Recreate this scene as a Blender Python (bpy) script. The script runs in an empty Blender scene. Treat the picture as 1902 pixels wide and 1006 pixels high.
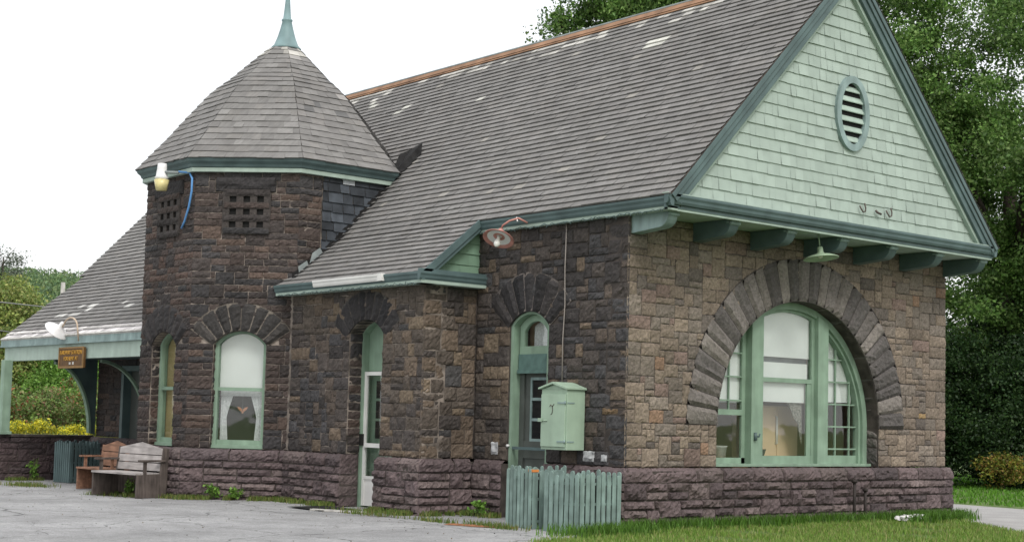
import bpy, math, random
import numpy as np
from mathutils import Vector, Matrix
R = math.radians
rng = np.random.default_rng(7); random.seed(7)
S = bpy.context.scene; COL = S.collection

# ------------------------------------------------------------------ materials
def mat(name, col=(.5,.5,.5), rough=.8, tint=False, n1=(8,.8,1.2), n2=None, bump=(40,.3,.01), metal=0, spec=.3, streak=None):
    m = bpy.data.materials.new(name); m.use_nodes = True
    nt = m.node_tree; N = nt.nodes; L = nt.links
    b = N['Principled BSDF']; b.inputs['Roughness'].default_value = rough
    b.inputs['Metallic'].default_value = metal; b.inputs['Specular IOR Level'].default_value = spec
    tc = N.new('ShaderNodeTexCoord')
    if tint:
        at = N.new('ShaderNodeAttribute'); at.attribute_name = 'tint'; cur = at.outputs['Color']
    else:
        rg = N.new('ShaderNodeRGB'); rg.outputs[0].default_value = (*col,1); cur = rg.outputs[0]
    def mul(cur, sc, lo, hi, det=4, scale3=None):
        no = N.new('ShaderNodeTexNoise'); no.inputs['Scale'].default_value = sc; no.inputs['Detail'].default_value = det
        src = tc.outputs['Object']
        if scale3:
            mp = N.new('ShaderNodeMapping'); mp.inputs['Scale'].default_value = scale3; L.new(src, mp.inputs[0]); src = mp.outputs[0]
        L.new(src, no.inputs['Vector'])
        mr = N.new('ShaderNodeMapRange'); mr.inputs['From Min'].default_value = .3; mr.inputs['From Max'].default_value = .7
        mr.inputs['To Min'].default_value = lo; mr.inputs['To Max'].default_value = hi
        L.new(no.outputs['Fac'], mr.inputs['Value'])
        mx = N.new('ShaderNodeVectorMath'); mx.operation = 'SCALE'
        L.new(cur, mx.inputs[0]); L.new(mr.outputs[0], mx.inputs['Scale'])
        return mx.outputs[0]
    if n1: cur = mul(cur, *n1)
    if n2: cur = mul(cur, *n2)
    if streak: cur = mul(cur, streak[0], streak[1], streak[2], 5, streak[3])
    L.new(cur, b.inputs['Base Color'])
    if bump:
        no = N.new('ShaderNodeTexNoise'); no.inputs['Scale'].default_value = bump[0]; no.inputs['Detail'].default_value = 5
        L.new(tc.outputs['Object'], no.inputs['Vector'])
        bp = N.new('ShaderNodeBump'); bp.inputs['Strength'].default_value = bump[1]; bp.inputs['Distance'].default_value = bump[2]
        L.new(no.outputs['Fac'], bp.inputs['Height']); L.new(bp.outputs[0], b.inputs['Normal'])
    return m
M = {}
M['stone'] = mat('rock_faced_stone', tint=True, n1=(22,.72,1.3), n2=(1.0,.78,1.18), bump=(34,.7,.02))
M['mortar'] = mat('mortar', (.06,.05,.045), n1=(5,.5,1.5), bump=(60,.5,.01))
M['mortar_light'] = mat('light_mortar', (.17,.145,.125), n1=(4,.15,1.9), bump=(60,.5,.01))
M['shingle'] = mat('weathered_shingle', tint=True, rough=.9, n1=(3,.92,1.08), n2=(.5,.93,1.06), bump=(30,.4,.01), streak=(9,.86,1.12,(3,.5,.5)))
M['slate'] = mat('slate', tint=True, rough=.55, n1=(5,.7,1.3), bump=(30,.3,.01))
M['paint_shingle'] = mat('green_painted_shingle', tint=True, rough=.7, n1=(4,.93,1.06), n2=(.8,.94,1.05), bump=(60,.2,.006))
M['pale_green'] = mat('pale_green_paint', (.35,.44,.385), .6, n1=(3,.88,1.08), bump=(30,.15,.005), streak=(5,.88,1.06,(1,1,.2)))
M['green'] = mat('green_paint', (.22,.318,.238), .55, n1=(3,.85,1.1), bump=(30,.15,.005), streak=(6,.85,1.1,(1,1,.2)))
M['dark_green'] = mat('dark_green_paint', (.085,.128,.130), .5, n1=(2.5,.8,1.2), bump=(30,.15,.005))
M['blue_green'] = mat('faded_and_lit_blue_green_paint', (.225,.305,.30), .6, n1=(3,.8,1.15), bump=(30,.2,.005), streak=(7,.8,1.15,(1,1,.25)))
M['picket'] = mat('picket_paint', (.185,.262,.237), .6, n1=(5,.75,1.2), bump=(30,.3,.006), streak=(9,.75,1.2,(1,1,.15)))
M['box_green'] = mat('cabinet_paint', (.32,.43,.33), .5, n1=(3,.9,1.08), bump=(30,.1,.004), streak=(5,.9,1.06,(1,1,.15)))
M['door_grey'] = mat('grey_green_door_paint', (.075,.085,.078), .5, n1=(3,.85,1.15), bump=None)
M['white'] = mat('white_paint', (.70,.70,.68), .5, n1=(3,.9,1.05), bump=None)
M['offwhite'] = mat('dirty_white', (.5,.49,.46), .7, n1=(6,.7,1.2), bump=(30,.3,.01))
M['shade'] = mat('roller_shade', (.78,.79,.78), .9, n1=(2,.93,1.04), bump=None)
M['lace'] = mat('lace', (.66,.66,.68), .9, n1=(30,.75,1.15), bump=(60,.3,.01))
M['dark'] = mat('void_shade_black', (.012,.012,.012), .9, n1=None, bump=None)  # near-black colour standing in for shade in hollows and rooms
M['interior'] = mat('interior_plaster', (.42,.30,.18), .9, n1=(2,.8,1.2), bump=None)
M['tan'] = mat('tan_board', (.74,.56,.38), .6, n1=(1.5,.92,1.08), bump=None)
M['copper'] = mat('weathered_copper', (.25,.14,.08), .7, n1=(2.5,.6,1.3), bump=(20,.3,.01))
M['lead'] = mat('grey_metal_cap', (.22,.25,.25), .6, n1=(3,.7,1.2), bump=None)
M['verdigris'] = mat('verdigris_metal', (.19,.285,.295), .55, n1=(3,.8,1.15), bump=(12,.2,.01), streak=(4,.85,1.1,(1,1,.2)))
M['flashing'] = mat('torn_black_flashing', (.012,.012,.012), .95, n1=(6,.5,2), bump=(20,.5,.02))
M['wood_grey'] = mat('weathered_grey_wood', (.36,.335,.325), .85, n1=(4,.75,1.15), bump=(40,.4,.008), streak=(9,.72,1.15,(.25,2,2)))
M['wood_dark'] = mat('dark_grey_wood', (.085,.07,.062), .85, n1=(4,.7,1.3), bump=(40,.4,.008), streak=(9,.6,1.4,(2,2,.2)))
M['wood_red'] = mat('reddish_wood', (.21,.115,.075), .8, n1=(4,.7,1.25), bump=(40,.4,.008), streak=(9,.7,1.3,(.3,2,2)))
M['sign_brown'] = mat('brown_sign_board', (.10,.05,.015), .6, n1=(10,.7,1.3), bump=None)
M['sign_gold'] = mat('gold_lettering', (.50,.27,.04), .6, n1=None, bump=None)
M['lamp_white'] = mat('white_enamel', (.72,.72,.72), .35, n1=(5,.9,1.05), bump=None)
M['lamp_red'] = mat('faded_red_enamel', (.48,.23,.20), .5, n1=(8,.7,1.15), bump=None)
M['lamp_green'] = mat('pale_green_enamel', (.30,.40,.28), .45, n1=(6,.8,1.1), bump=None)
M['glassy'] = mat('frosted_lens', (.70,.62,.30), .25, n1=(8,.8,1.1), bump=None)
M['bulb'] = mat('glass_bulb', (.75,.75,.72), .2, n1=None, bump=None)
M['cable_blue'] = mat('blue_cable', (.10,.27,.55), .5, n1=None, bump=None)
M['cable_grey'] = mat('grey_conduit', (.28,.25,.23), .6, n1=None, bump=None)
M['iron'] = mat('rusty_iron', (.025,.02,.018), .7, n1=(9,.6,1.6), bump=None)
M['mat_black'] = mat('rubber', (.012,.013,.012), .7, n1=None, bump=None)
M['bark'] = mat('bark', (.05,.04,.032), .9, n1=(5,.6,1.4), bump=(14,.8,.03))
M['orange'] = mat('orange_plastic', (.55,.2,.05), .5, n1=None, bump=None)
M['rag'] = mat('white_cloth', (.7,.69,.68), .9, n1=(6,.8,1.05), bump=None)
M['rust_dirt'] = mat('rusty_dirt', (.22,.10,.05), .9, n1=(9,.6,1.4), bump=(30,.5,.02))
M['paint_splash'] = mat('old_white_paint_on_stone', (.42,.43,.44), .8, n1=(9,.5,1.3), bump=(30,.5,.02))
M['cream'] = mat('cream_blind', (.42,.33,.16), .9, n1=(2,.85,1.1), bump=None)
M['wire'] = mat('wire', (.2,.2,.2), .6, n1=None, bump=None)
M['pole'] = mat('grey_pole', (.35,.34,.32), .8, n1=(3,.8,1.2), bump=None)

def leafmat(name):
    m = bpy.data.materials.new(name); m.use_nodes = True; nt = m.node_tree; N = nt.nodes; L = nt.links
    N.clear(); o = N.new('ShaderNodeOutputMaterial'); at = N.new('ShaderNodeAttribute'); at.attribute_name = 'tint'
    p = N.new('ShaderNodeBsdfPrincipled'); p.inputs['Roughness'].default_value = .5; p.inputs['Specular IOR Level'].default_value = .3
    t = N.new('ShaderNodeBsdfTranslucent'); mx = N.new('ShaderNodeMixShader'); mx.inputs[0].default_value = .3
    L.new(at.outputs['Color'], p.inputs['Base Color']); L.new(at.outputs['Color'], t.inputs['Color'])
    L.new(p.outputs[0], mx.inputs[1]); L.new(t.outputs[0], mx.inputs[2]); L.new(mx.outputs[0], o.inputs[0]); return m
M['leaf'] = leafmat('leaf')
def glassmat():
    m = bpy.data.materials.new('window_glass'); m.use_nodes = True; nt = m.node_tree; N = nt.nodes; L = nt.links
    N.clear(); o = N.new('ShaderNodeOutputMaterial'); t = N.new('ShaderNodeBsdfTransparent'); t.inputs[0].default_value = (.93,.95,.94,1)
    g = N.new('ShaderNodeBsdfGlossy'); g.inputs['Roughness'].default_value = .03
    lw = N.new('ShaderNodeLayerWeight'); pw = N.new('ShaderNodeMath'); pw.operation = 'POWER'; pw.inputs[1].default_value = 4; L.new(lw.outputs['Facing'],pw.inputs[0]); f = N.new('ShaderNodeMath'); f.operation = 'MULTIPLY_ADD'; f.inputs[1].default_value = .5; f.inputs[2].default_value = .085; L.new(pw.outputs[0],f.inputs[0]); mx = N.new('ShaderNodeMixShader')
    tc = N.new('ShaderNodeTexCoord'); no = N.new('ShaderNodeTexNoise'); no.inputs['Scale'].default_value = 1.3
    bp = N.new('ShaderNodeBump'); bp.inputs['Strength'].default_value = .06; bp.inputs['Distance'].default_value = .1
    L.new(tc.outputs['Object'], no.inputs[0]); L.new(no.outputs[0], bp.inputs['Height']); L.new(bp.outputs[0], g.inputs['Normal'])
    L.new(f.outputs[0], mx.inputs[0]); L.new(t.outputs[0], mx.inputs[1]); L.new(g.outputs[0], mx.inputs[2]); L.new(mx.outputs[0], o.inputs[0]); return m
M['glass'] = glassmat()

# ------------------------------------------------------------------ mesh builder
class Fr:
    def __init__(s, o, u, v, n): s.o, s.u, s.v, s.n = [np.array(a, float) for a in (o,u,v,n)]
    def p(s, U, V, Nn=0): return s.o + s.u*U + s.v*V + s.n*Nn
    def arr(s, a): return s.o + a[:,0:1]*s.u + a[:,1:2]*s.v + a[:,2:3]*s.n
X, Y, Z = np.eye(3)
WLD = Fr((0,0,0), X, Y, Z)
class MB:
    def __init__(s): s.v = []; s.f = []; s.c = []; s.n = 0; s.sm = []
    def add(s, verts, faces, col=(1,1,1), smooth=False):
        verts = np.asarray(verts, float).reshape(-1,3); k = s.n
        s.v.append(verts); s.n += len(verts)
        c = np.asarray(col, float)
        s.c.append(np.tile(c,(len(verts),1)) if c.ndim == 1 else c)
        s.f += [tuple(i+k for i in f) for f in faces]; s.sm += [smooth]*len(faces)
    def box(s, fr, u0,u1,v0,v1,n0,n1, col=(1,1,1), bev=0):
        a = [(u,v,n) for n in (n0,n1) for v in (v0,v1) for u in (u0,u1)]
        s.add(fr.arr(np.array(a,float)), [(0,1,3,2),(4,6,7,5),(0,4,5,1),(2,3,7,6),(0,2,6,4),(1,5,7,3)], col)
    def prism(s, fr, poly, n0, n1, col=(1,1,1)):
        k = len(poly); a = [(u,v,n0) for u,v in poly] + [(u,v,n1) for u,v in poly]
        s.add(fr.arr(np.array(a,float)), [tuple(range(k))[::-1], tuple(range(k,2*k))] + [(i,(i+1)%k,(i+1)%k+k,i+k) for i in range(k)], col)
    def ring(s, fr, O, I, n0, n1, closed=False):
        k = len(O); a = [(*q,n) for n in (n0,n1) for P in (O,I) for q in P]; f = []
        for i in range(k if closed else k-1):
            j = (i+1)%k
            f += [(2*k+i,2*k+j,3*k+j,3*k+i),(i,k+i,k+j,j),(k+i,3*k+i,3*k+j,k+j),(i,j,2*k+j,2*k+i)]
        if not closed:
            for i in (0,k-1): f.append((i,2*k+i,3*k+i,k+i))
        s.add(fr.arr(np.array(a,float)), f)
    def tube(s, pts, rad, seg=8, col=(1,1,1), smooth=True):
        pts = np.array(pts,float); n = len(pts); rad = np.ones(n)*rad if np.isscalar(rad) else np.array(rad,float)
        vs = []; ref = None
        for i in range(n):
            t = pts[min(i+1,n-1)]-pts[max(i-1,0)]; t = t/(np.linalg.norm(t)+1e-9)
            if ref is None: ref = np.cross(t, (0,0,1) if abs(t[2])<.9 else (1,0,0))
            ref = ref-t*(ref@t); ref = ref/(np.linalg.norm(ref)+1e-9); b = np.cross(t,ref)
            for k in range(seg):
                a = 2*math.pi*k/seg; vs.append(pts[i]+rad[i]*(math.cos(a)*ref+math.sin(a)*b))
        f = [(i*seg+k,i*seg+(k+1)%seg,(i+1)*seg+(k+1)%seg,(i+1)*seg+k) for i in range(n-1) for k in range(seg)]
        f += [tuple(range(seg))[::-1], tuple(range((n-1)*seg,n*seg))]
        s.add(vs, f, col, smooth)
    def lathe(s, base, prof, seg=20, axis=None, smooth=True):
        """prof = [(r,h)] along axis through base"""
        ax = np.array(axis if axis is not None else Z, float); ax /= np.linalg.norm(ax)
        a = np.cross(ax, (1,0,0) if abs(ax[0])<.9 else (0,1,0)); a /= np.linalg.norm(a); b = np.cross(ax,a); base = np.array(base,float)
        vs = [base+ax*h+r*(math.cos(2*math.pi*k/seg)*a+math.sin(2*math.pi*k/seg)*b) for r,h in prof for k in range(seg)]
        f = [(i*seg+k,i*seg+(k+1)%seg,(i+1)*seg+(k+1)%seg,(i+1)*seg+k) for i in range(len(prof)-1) for k in range(seg)]
        s.add(vs, f, smooth=smooth)
    def build(s, name, m, parent=None, bevel=0):
        me = bpy.data.meshes.new(name)
        v = np.concatenate(s.v) if s.v else np.zeros((0,3))
        off = np.zeros(3)
        if parent is not None:
            p = parent
            while p.parent: p = p.parent
            off = np.array(p.get('_o', (0,0,0)), float)
        me.from_pydata((v-off).tolist(), [], s.f)
        at = me.attributes.new('tint','FLOAT_COLOR','POINT')
        c = np.concatenate(s.c) if s.c else np.zeros((0,3))
        at.data.foreach_set('color', np.hstack([c, np.ones((len(c),1))]).astype(np.float32).ravel())
        if any(s.sm): me.polygons.foreach_set('use_smooth', s.sm)
        me.materials.append(M[m] if isinstance(m,str) else m); me.update()
        o = bpy.data.objects.new(name, me); COL.objects.link(o)
        if parent is not None: o.parent = parent
        if bevel:
            bm = o.modifiers.new('bevel','BEVEL'); bm.width = bevel; bm.segments = 2; bm.limit_method = 'ANGLE'
        return o
def tag(o, label=None, cat=None, group=None, kind=None):
    for k, v in (('label',label),('category',cat),('group',group),('kind',kind)):
        if v: o[k] = v
    return o
def thing(name, label, cat, loc=(0,0,0), group=None):
    o = bpy.data.objects.new(name, None); COL.objects.link(o); o.location = loc; o.empty_display_size = .2
    o['_o'] = [float(x) for x in loc]; return tag(o, label, cat, group)
def copy_thing(o, loc, rz, label):
    r = o.copy(); COL.objects.link(r); r.location = loc; r.rotation_euler = (0,0,rz); r['label'] = label
    for ch in o.children:
        c = ch.copy(); COL.objects.link(c); c.parent = r
        for g in ch.children:
            d = g.copy(); COL.objects.link(d); d.parent = c
    return r

# ------------------------------------------------------------------ stone masonry
def pick(pal):
    w = np.array([q[0] for q in pal]); k = rng.choice(len(pal), p=w/w.sum())
    return np.array(pal[k][1:])*rng.uniform(.82,1.2)
PG = [(5,.168,.135,.106),(3,.192,.155,.120),(3,.152,.129,.108),(.9,.110,.094,.082),(.10,.23,.16,.08),(.2,.19,.125,.085),(1.5,.180,.152,.126),(.6,.175,.128,.108)]
PF = [(5,.046,.041,.040),(4,.064,.054,.049),(2.5,.088,.070,.058),(.8,.120,.092,.068),(.04,.16,.11,.065),(3,.054,.052,.054)]
PBAY = [(3,.058,.050,.046),(4,.085,.070,.058),(3,.115,.088,.066),(1.0,.135,.105,.075),(.08,.18,.13,.075),(1,.06,.058,.058)]
PT = [(5,.043,.036,.034),(4,.059,.045,.040),(2,.078,.056,.046),(2.5,.038,.036,.037),(.05,.12,.075,.055)]
PB = [(4,.108,.082,.083),(3,.094,.072,.074),(2,.126,.099,.096),(1,.076,.06,.062)]
PV = [(3,.135,.122,.113),(3,.095,.087,.083),(2.5,.175,.158,.143),(.15,.19,.14,.09)]
PVD = [(3,.030,.028,.029),(2,.038,.034,.034),(1,.025,.024,.026)]
def partition(u0,u1,v0,v1,cu,cv,sizes):
    nu = max(1,round((u1-u0)/cu)); nv = max(1,round((v1-v0)/cv)); occ = np.zeros((nv,nu),bool); out = []
    sz = [q[1:] for q in sizes]; w = np.array([q[0] for q in sizes],float); w /= w.sum()
    du, dv = (u1-u0)/nu, (v1-v0)/nv
    gu = u0+du*np.arange(nu+1); gv = v0+dv*np.arange(nv+1)
    for j in range(nv):
        for i in range(nu):
            if occ[j,i]: continue
            order = rng.choice(len(sz), size=len(sz), replace=False, p=w)
            for (a,b) in [sz[k] for k in order]+[(1,1)]:
                a2 = min(a,nu-i)
                if j+b <= nv and not occ[j:j+b,i:i+a2].any():
                    if i+a2 < nu and nu-(i+a2) < 2: a2 = nu-i
                    if occ[j:j+b,i:i+a2].any(): continue
                    occ[j:j+b,i:i+a2] = True; out.append((gu[i],gv[j],gu[i+a2],gv[j+b])); break
    return out
SZ_G = [(3,3,2),(3,4,2),(1.6,2,2),(1.5,3,1),(2,4,1),(1,2,1),(1.5,5,2),(.8,3,3),(.6,4,3)]
SZ_T = [(3,4,1),(3,5,1),(2,3,1),(1.5,6,1),(1.2,4,2),(1,3,2),(.8,2,1)]
SZ_F = [(3,4,2),(2,3,2),(2,4,1),(1.5,3,1),(1,5,2),(1,2,2),(.7,4,3),(1,5,1)]
SZ_B = [(3,5,1),(2,7,1),(2,4,1),(1,3,1),(1,5,2),(.8,3,2)]
def stones(mb, fr, rects, pal, excl=None, bulge=.022, res=.05, gap=.005, nfun=None, rough=.007, tmul=None):
    for (u0,v0,u1,v1) in rects:
        if excl is not None:
            ok = False
            for a in (.05,.5,.95):
                for b in (.05,.5,.95):
                    if not excl(u0+(u1-u0)*a, v0+(v1-v0)*b): ok = True
            if not ok: continue
        w, h = u1-u0, v1-v0
        j = rng.uniform(-.004,.004,4); g = gap
        us = np.concatenate([[u0+g+j[0]], np.linspace(u0+g+.016,u1-g-.016,max(2,int(w/res)+1)), [u1-g+j[1]]])
        vs = np.concatenate([[v0+g+j[2]], np.linspace(v0+g+.016,v1-g-.016,max(2,int(h/res)+1)), [v1-g+j[3]]])
        A, B = np.meshgrid(us, vs); nx, ny = len(us), len(vs)
        s, t = (A-u0)/w*2-1, (B-v0)/h*2-1
        e = np.minimum(np.minimum(A-us[0],us[-1]-A), np.minimum(B-vs[0],vs[-1]-B)); e = np.clip(e/.024,0,1)**.7
        b0 = bulge*rng.uniform(.3,1.1); tx, ty = rng.uniform(-.5,.5,2)*bulge
        q = rng.uniform(0,6.28,2); fx, fy = rng.uniform(1.5,4,2)
        fa = rng.uniform(-1,1,4)
        fac = np.minimum(fa[0]*s+.5*fa[1]*t+.3, fa[2]*s*.7-fa[1]*t+.2*fa[3]+.3)
        hgt = -.010 + e*(.008 + b0 + .8*bulge*fac + .3*bulge*np.sin(fx*s+q[0])*np.sin(fy*t+q[1])) + e*rng.normal(0,rough,A.shape)
        A = A + (rng.normal(0,.004,A.shape)); B = B + rng.normal(0,.004,A.shape)
        if nfun is not None: hgt = hgt + nfun(A,B)
        loc = np.stack([A.ravel(),B.ravel(),hgt.ravel()],1)
        c = pick(pal)
        if tmul is not None: c = c*tmul((u0+u1)/2,(v0+v1)/2)
        col = c*np.clip(rng.normal(1,.06,(A.size,1)),.7,1.4)
        fs = []
        for y in range(ny-1):
            for x in range(nx-1):
                if excl is not None and excl((us[x]+us[x+1])/2,(vs[y]+vs[y+1])/2): continue
                k = y*nx+x; fs.append((k,k+1,k+1+nx,k+nx))
        if fs: mb.add(fr.arr(loc), fs, col)
def arch_fn(uc,hw,zs,rise):
    Rr = (hw*hw+rise*rise)/(2*rise); zc = zs+rise-Rr
    return lambda u: zc+math.sqrt(max(0,Rr*Rr-(u-uc)**2)), Rr, zc
def arch_pts(uc,hw,zs,rise,n=16):
    f,Rr,zc = arch_fn(uc,hw,zs,rise); a = math.asin(min(1,hw/Rr))
    if rise > hw-1e-6: a = math.pi/2
    return [(uc+Rr*math.sin(t), zc+Rr*math.cos(t)) for t in np.linspace(-a,a,n)]
def voussoirs(mb, fr, uc, zc, ri, re, a0, a1, n, pal, depth, nf=.03, jit=.03, joint=(.06,.05,.045)):
    """wedge stones round an arch; angles from vertical"""
    for t0,t1 in zip(np.linspace(a0,a1,25),np.linspace(a0,a1,25)[1:]):
        mb.prism(fr, [(uc+q*math.sin(t),zc+q*math.cos(t)) for q,t in ((ri+.012,t0),(re+.014,t0),(re+.014,t1),(ri+.012,t1))], -.05, .012, np.array(joint)*rng.uniform(.6,1.25))
    ed = np.linspace(a0,a1,n+1); ed[1:-1] += rng.uniform(-.12,.12,n-1)*(a1-a0)/n
    for i in range(n):
        gj = .006 if ri > 2 else .0025; b0, b1 = ed[i]+gj/ri, ed[i+1]-gj/ri
        reo = re+rng.uniform(-jit,jit); na, nr = max(4,int((b1-b0)*ri/.06)+2), max(5,int((reo-ri)/.07)+2)
        T, Q = np.meshgrid(np.linspace(b0,b1,na), np.linspace(ri,reo,nr))
        e = np.minimum(np.minimum((T-b0)*Q,(b1-T)*Q), np.minimum(Q-ri,reo-Q)); e = np.clip(e/.022,0,1)**.7
        tw = rng.uniform(-.02,.02); fq, ph = rng.uniform(12,30), rng.uniform(0,6)
        hn = nf*.3+e*(nf+tw*(T-b0)/(b1-b0)+.012*np.sin(T*ri*fq+ph+Q*rng.uniform(-3,3)))+e*rng.normal(0,.007,T.shape)
        P = np.stack([(uc+Q*np.sin(T)).ravel(),(zc+Q*np.cos(T)).ravel(),hn.ravel()],1)
        c = pick(pal); cols = c*np.clip(rng.normal(1,.06,(len(P),1)),.7,1.4)
        fs = [(y*na+x,y*na+x+1,(y+1)*na+x+1,(y+1)*na+x) for y in range(nr-1) for x in range(na-1)]
        mb.add(fr.arr(P), fs, cols)
        # soffit, sides and back edge
        def strip(idx, d):
            a = P[idx]; bk = a.copy(); bk[:,2] = -d; m = len(a)
            if d > .2:
                md = a.copy(); md[:,2] = -d*.5; md[:,:2] += rng.normal(0,.008,(m,2))
                mb.add(fr.arr(np.vstack([a,md,bk])), [(k+r*m,k+1+r*m,m+k+1+r*m,m+k+r*m) for r in range(2) for k in range(m-1)], c)
            else: mb.add(fr.arr(np.vstack([a,bk])), [(k,k+1,m+k+1,m+k) for k in range(m-1)], c)
        strip(np.arange(na), depth); strip(np.arange((nr-1)*na,nr*na), .06)
        strip(np.arange(0,nr*na,na), .06); strip(np.arange(na-1,nr*na,na), .06)
def slab(name, fr, u0,u1,v0,v1, openings, parent, m='mortar', t=.5, top=None, n1=-.012):
    """wall core with arched openings reaching its foot; openings = [(uc,hw,zs,rise)]"""
    pts = [(u0,v0)]
    for uc,hw,zs,rise in sorted(openings):
        pts += [(uc-hw,v0)] + (arch_pts(uc,hw,zs,rise) if rise else [(uc-hw,zs),(uc+hw,zs)]) + [(uc+hw,v0)]
    pts += [(u1,v0)] + (top if top else [(u1,v1),(u0,v1)])
    mb = MB(); mb.prism(fr, pts, -t, n1); return mb.build(name, m, parent)

# ------------------------------------------------------------------ layout constants
W = 8.88; ZL = .90; ZG = -.10
AX, AY = -3.94, -1.20            # bay corner
CX, CY, AP = -11.08, -.03, 2.63  # tower
s2 = math.sqrt(.5)
F_fac = Fr((0,0,0),X,Z,-Y); F_gab = Fr((0,0,0),Y,Z,X); F_bay = Fr((0,AY,0),X,Z,-Y); F_ret = Fr((AX,0,0),Y,Z,X)
F_dia = Fr((CX+AP*s2,CY-AP*s2,0),(s2,s2,0),Z,(s2,-s2,0)); F_tfr = Fr((CX,CY-AP,0),X,Z,-Y); F_tri = Fr((CX+AP,CY,0),Y,Z,X)
F_tl = Fr((CX-AP*s2,CY-AP*s2,0),(s2,-s2,0),Z,(-s2,-s2,0))
HS = AP*math.tan(math.pi/8)
F_west = Fr((-20.2,0,0),-Y,Z,-X); F_rear = Fr((0,W,0),-X,Z,Y)
station = thing('train_station', 'old brown stone railway station with grey shingled roof, corner tower and green trim', 'building', (-5,0,ZG))

# ------------------------------------------------------------------ walls
def wall_part(name, mb): return mb.build(name, 'stone', station)
G_UC,G_HW,G_ZS = 4.44,2.27,1.62
# gable wall
mb = MB(); ex = lambda u,v: (u-G_UC)**2+(v-G_ZS)**2 < 2.62**2
stones(mb, F_gab, partition(-.02,G_UC-G_HW,ZL,G_ZS,.1,.103,SZ_G), PG, bulge=.014, rough=.005)
stones(mb, F_gab, partition(G_UC+G_HW,W+.02,ZL,G_ZS,.1,.103,SZ_G), PG, bulge=.014, rough=.005)
stones(mb, F_gab, partition(-.02,W+.02,G_ZS,5.02,.112,.109,SZ_G), PG, ex, bulge=.012, rough=.005)
gw = wall_part('gable_wall', mb); mb = MB(); stones(mb, Fr((0,G_UC+G_HW,0),-X,Z,-Y), partition(.03,.42,ZL,G_ZS,.1,.18,SZ_F), PV); mb.build('window_jamb','stone',gw); slab('wall_core', F_gab, 0,W,ZL,5.02,[(G_UC,G_HW,G_ZS,G_HW)], gw)
mb = MB(); voussoirs(mb, F_gab, G_UC, G_ZS, G_HW, 3.03, -R(90), R(90), 29, PV, .42, nf=.04, jit=.012, joint=(.05,.043,.04))
wall_part('window_arch', mb)
# facade
DF = (-2.475,.525,3.28,.24)
mb = MB(); f_,r_,zc_ = arch_fn(*DF); ex = lambda u,v: math.hypot(u-DF[0],v-zc_) < r_+.25 and v > DF[2]-.25
o0,o1 = DF[0]-DF[1],DF[0]+DF[1]
stones(mb, F_fac, partition(AX,o0,ZL,DF[2],.1,.12,SZ_F), PBAY)
stones(mb, F_fac, partition(o1,.02,ZL,DF[2],.1,.12,SZ_F), PF)
stones(mb, F_fac, partition(AX,.02,DF[2],5.0,.1,.12,SZ_F), PF, ex)
fw = wall_part('front_wall', mb); slab('wall_core', F_fac, AX-.5,-.5,ZL,5.0,[DF], fw)
mb = MB(); voussoirs(mb, F_fac, DF[0], zc_, r_, r_+.68, -R(53), R(53), 7, PVD, .28, nf=.035, jit=.012, joint=(.15,.13,.12)); wall_part('door_arch', mb)
# bay front + return
DB = (-5.775,.555,3.18,.24)
mb = MB(); f_,r_,zc_ = arch_fn(*DB); zcb,rb = zc_,r_; ex = lambda u,v: math.hypot(u-DB[0],v-zcb) < rb+.25 and v > DB[2]-.25
o0,o1 = DB[0]-DB[1],DB[0]+DB[1]
stones(mb, F_bay, partition(-8.42,o0,ZL,DB[2],.1,.12,SZ_F), PF)
stones(mb, F_bay, partition(o1,AX+.02,ZL,DB[2],.1,.12,SZ_F), PBAY)
stones(mb, F_bay, partition(-8.42,AX+.02,DB[2],4.02,.1,.12,SZ_F), PBAY, ex)
bw = wall_part('bay_wall', mb); mb = MB(); stones(mb, Fr((o0,AY,0),Y,Z,X), partition(.02,.32,ZL,DB[2],.1,.16,SZ_T), PT); mb.build('door_jamb','stone',bw)
mb = MB(); stones(mb, F_ret, partition(AY-.02,-.02,ZL,4.10,.1,.13,SZ_F), PBAY); wall_part('bay_side_wall', mb); slab('wall_core', F_bay, -8.9,AX,ZL,4.02,[DB], bw, 'mortar_light'); slab('wall_core', F_ret, AY+.5,.0,ZL,4.1,[], bw)
mb = MB(); voussoirs(mb, F_bay, DB[0], zcb, rb, rb+.54, -R(57), R(57), 8, PVD, .35, nf=.035, jit=.012, joint=(.06,.055,.05)); wall_part('door_arch', mb)
# tower
WT = (-.03,.545,3.0,.27)
f_,r_,zc_ = arch_fn(*WT); zct,rt = zc_,r_
VW = lambda u,v: (-.44 < u < .47) and 5.28 < v < 6.1 or (-.66 < u < .60 and 6.1 <= v < 6.42)
ext = lambda u,v: (math.hypot(u-WT[0],v-zct) < rt+.25 and v > WT[2]-.25) or VW(u,v)
mb = MB(); PTL = [(4,.036,.031,.030),(4,.050,.038,.034),(2,.068,.046,.038),(1,.03,.029,.03)]
def upper(u,v): return 1.0 if v < 4.4 else 1.18
for fr,pal in ((F_dia,PT),(F_tfr,PTL)):
    stones(mb, fr, partition(-HS-.01,WT[0]-WT[1],ZL,WT[2],.1,.135,SZ_T), pal)
    stones(mb, fr, partition(WT[0]+WT[1],HS+.01,ZL,WT[2],.1,.135,SZ_T), pal)
    stones(mb, fr, partition(-HS-.01,HS+.01,WT[2],6.6,.1,.133,SZ_T), pal, ext, bulge=.017, tmul=upper)
    stones(mb, Fr(fr.p(WT[0]-WT[1],0),-fr.n,fr.v,fr.u), partition(.02,.22,ZL,WT[2],.1,.135,SZ_T), pal)
stones(mb, F_tri, partition(-HS-.01,-.55,ZL,6.6,.1,.133,SZ_T), PT, tmul=upper)
stones(mb, F_tl, partition(-HS,HS,ZL,6.6,.1,.133,SZ_T), PTL)
tower = wall_part('tower', mb)
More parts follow.
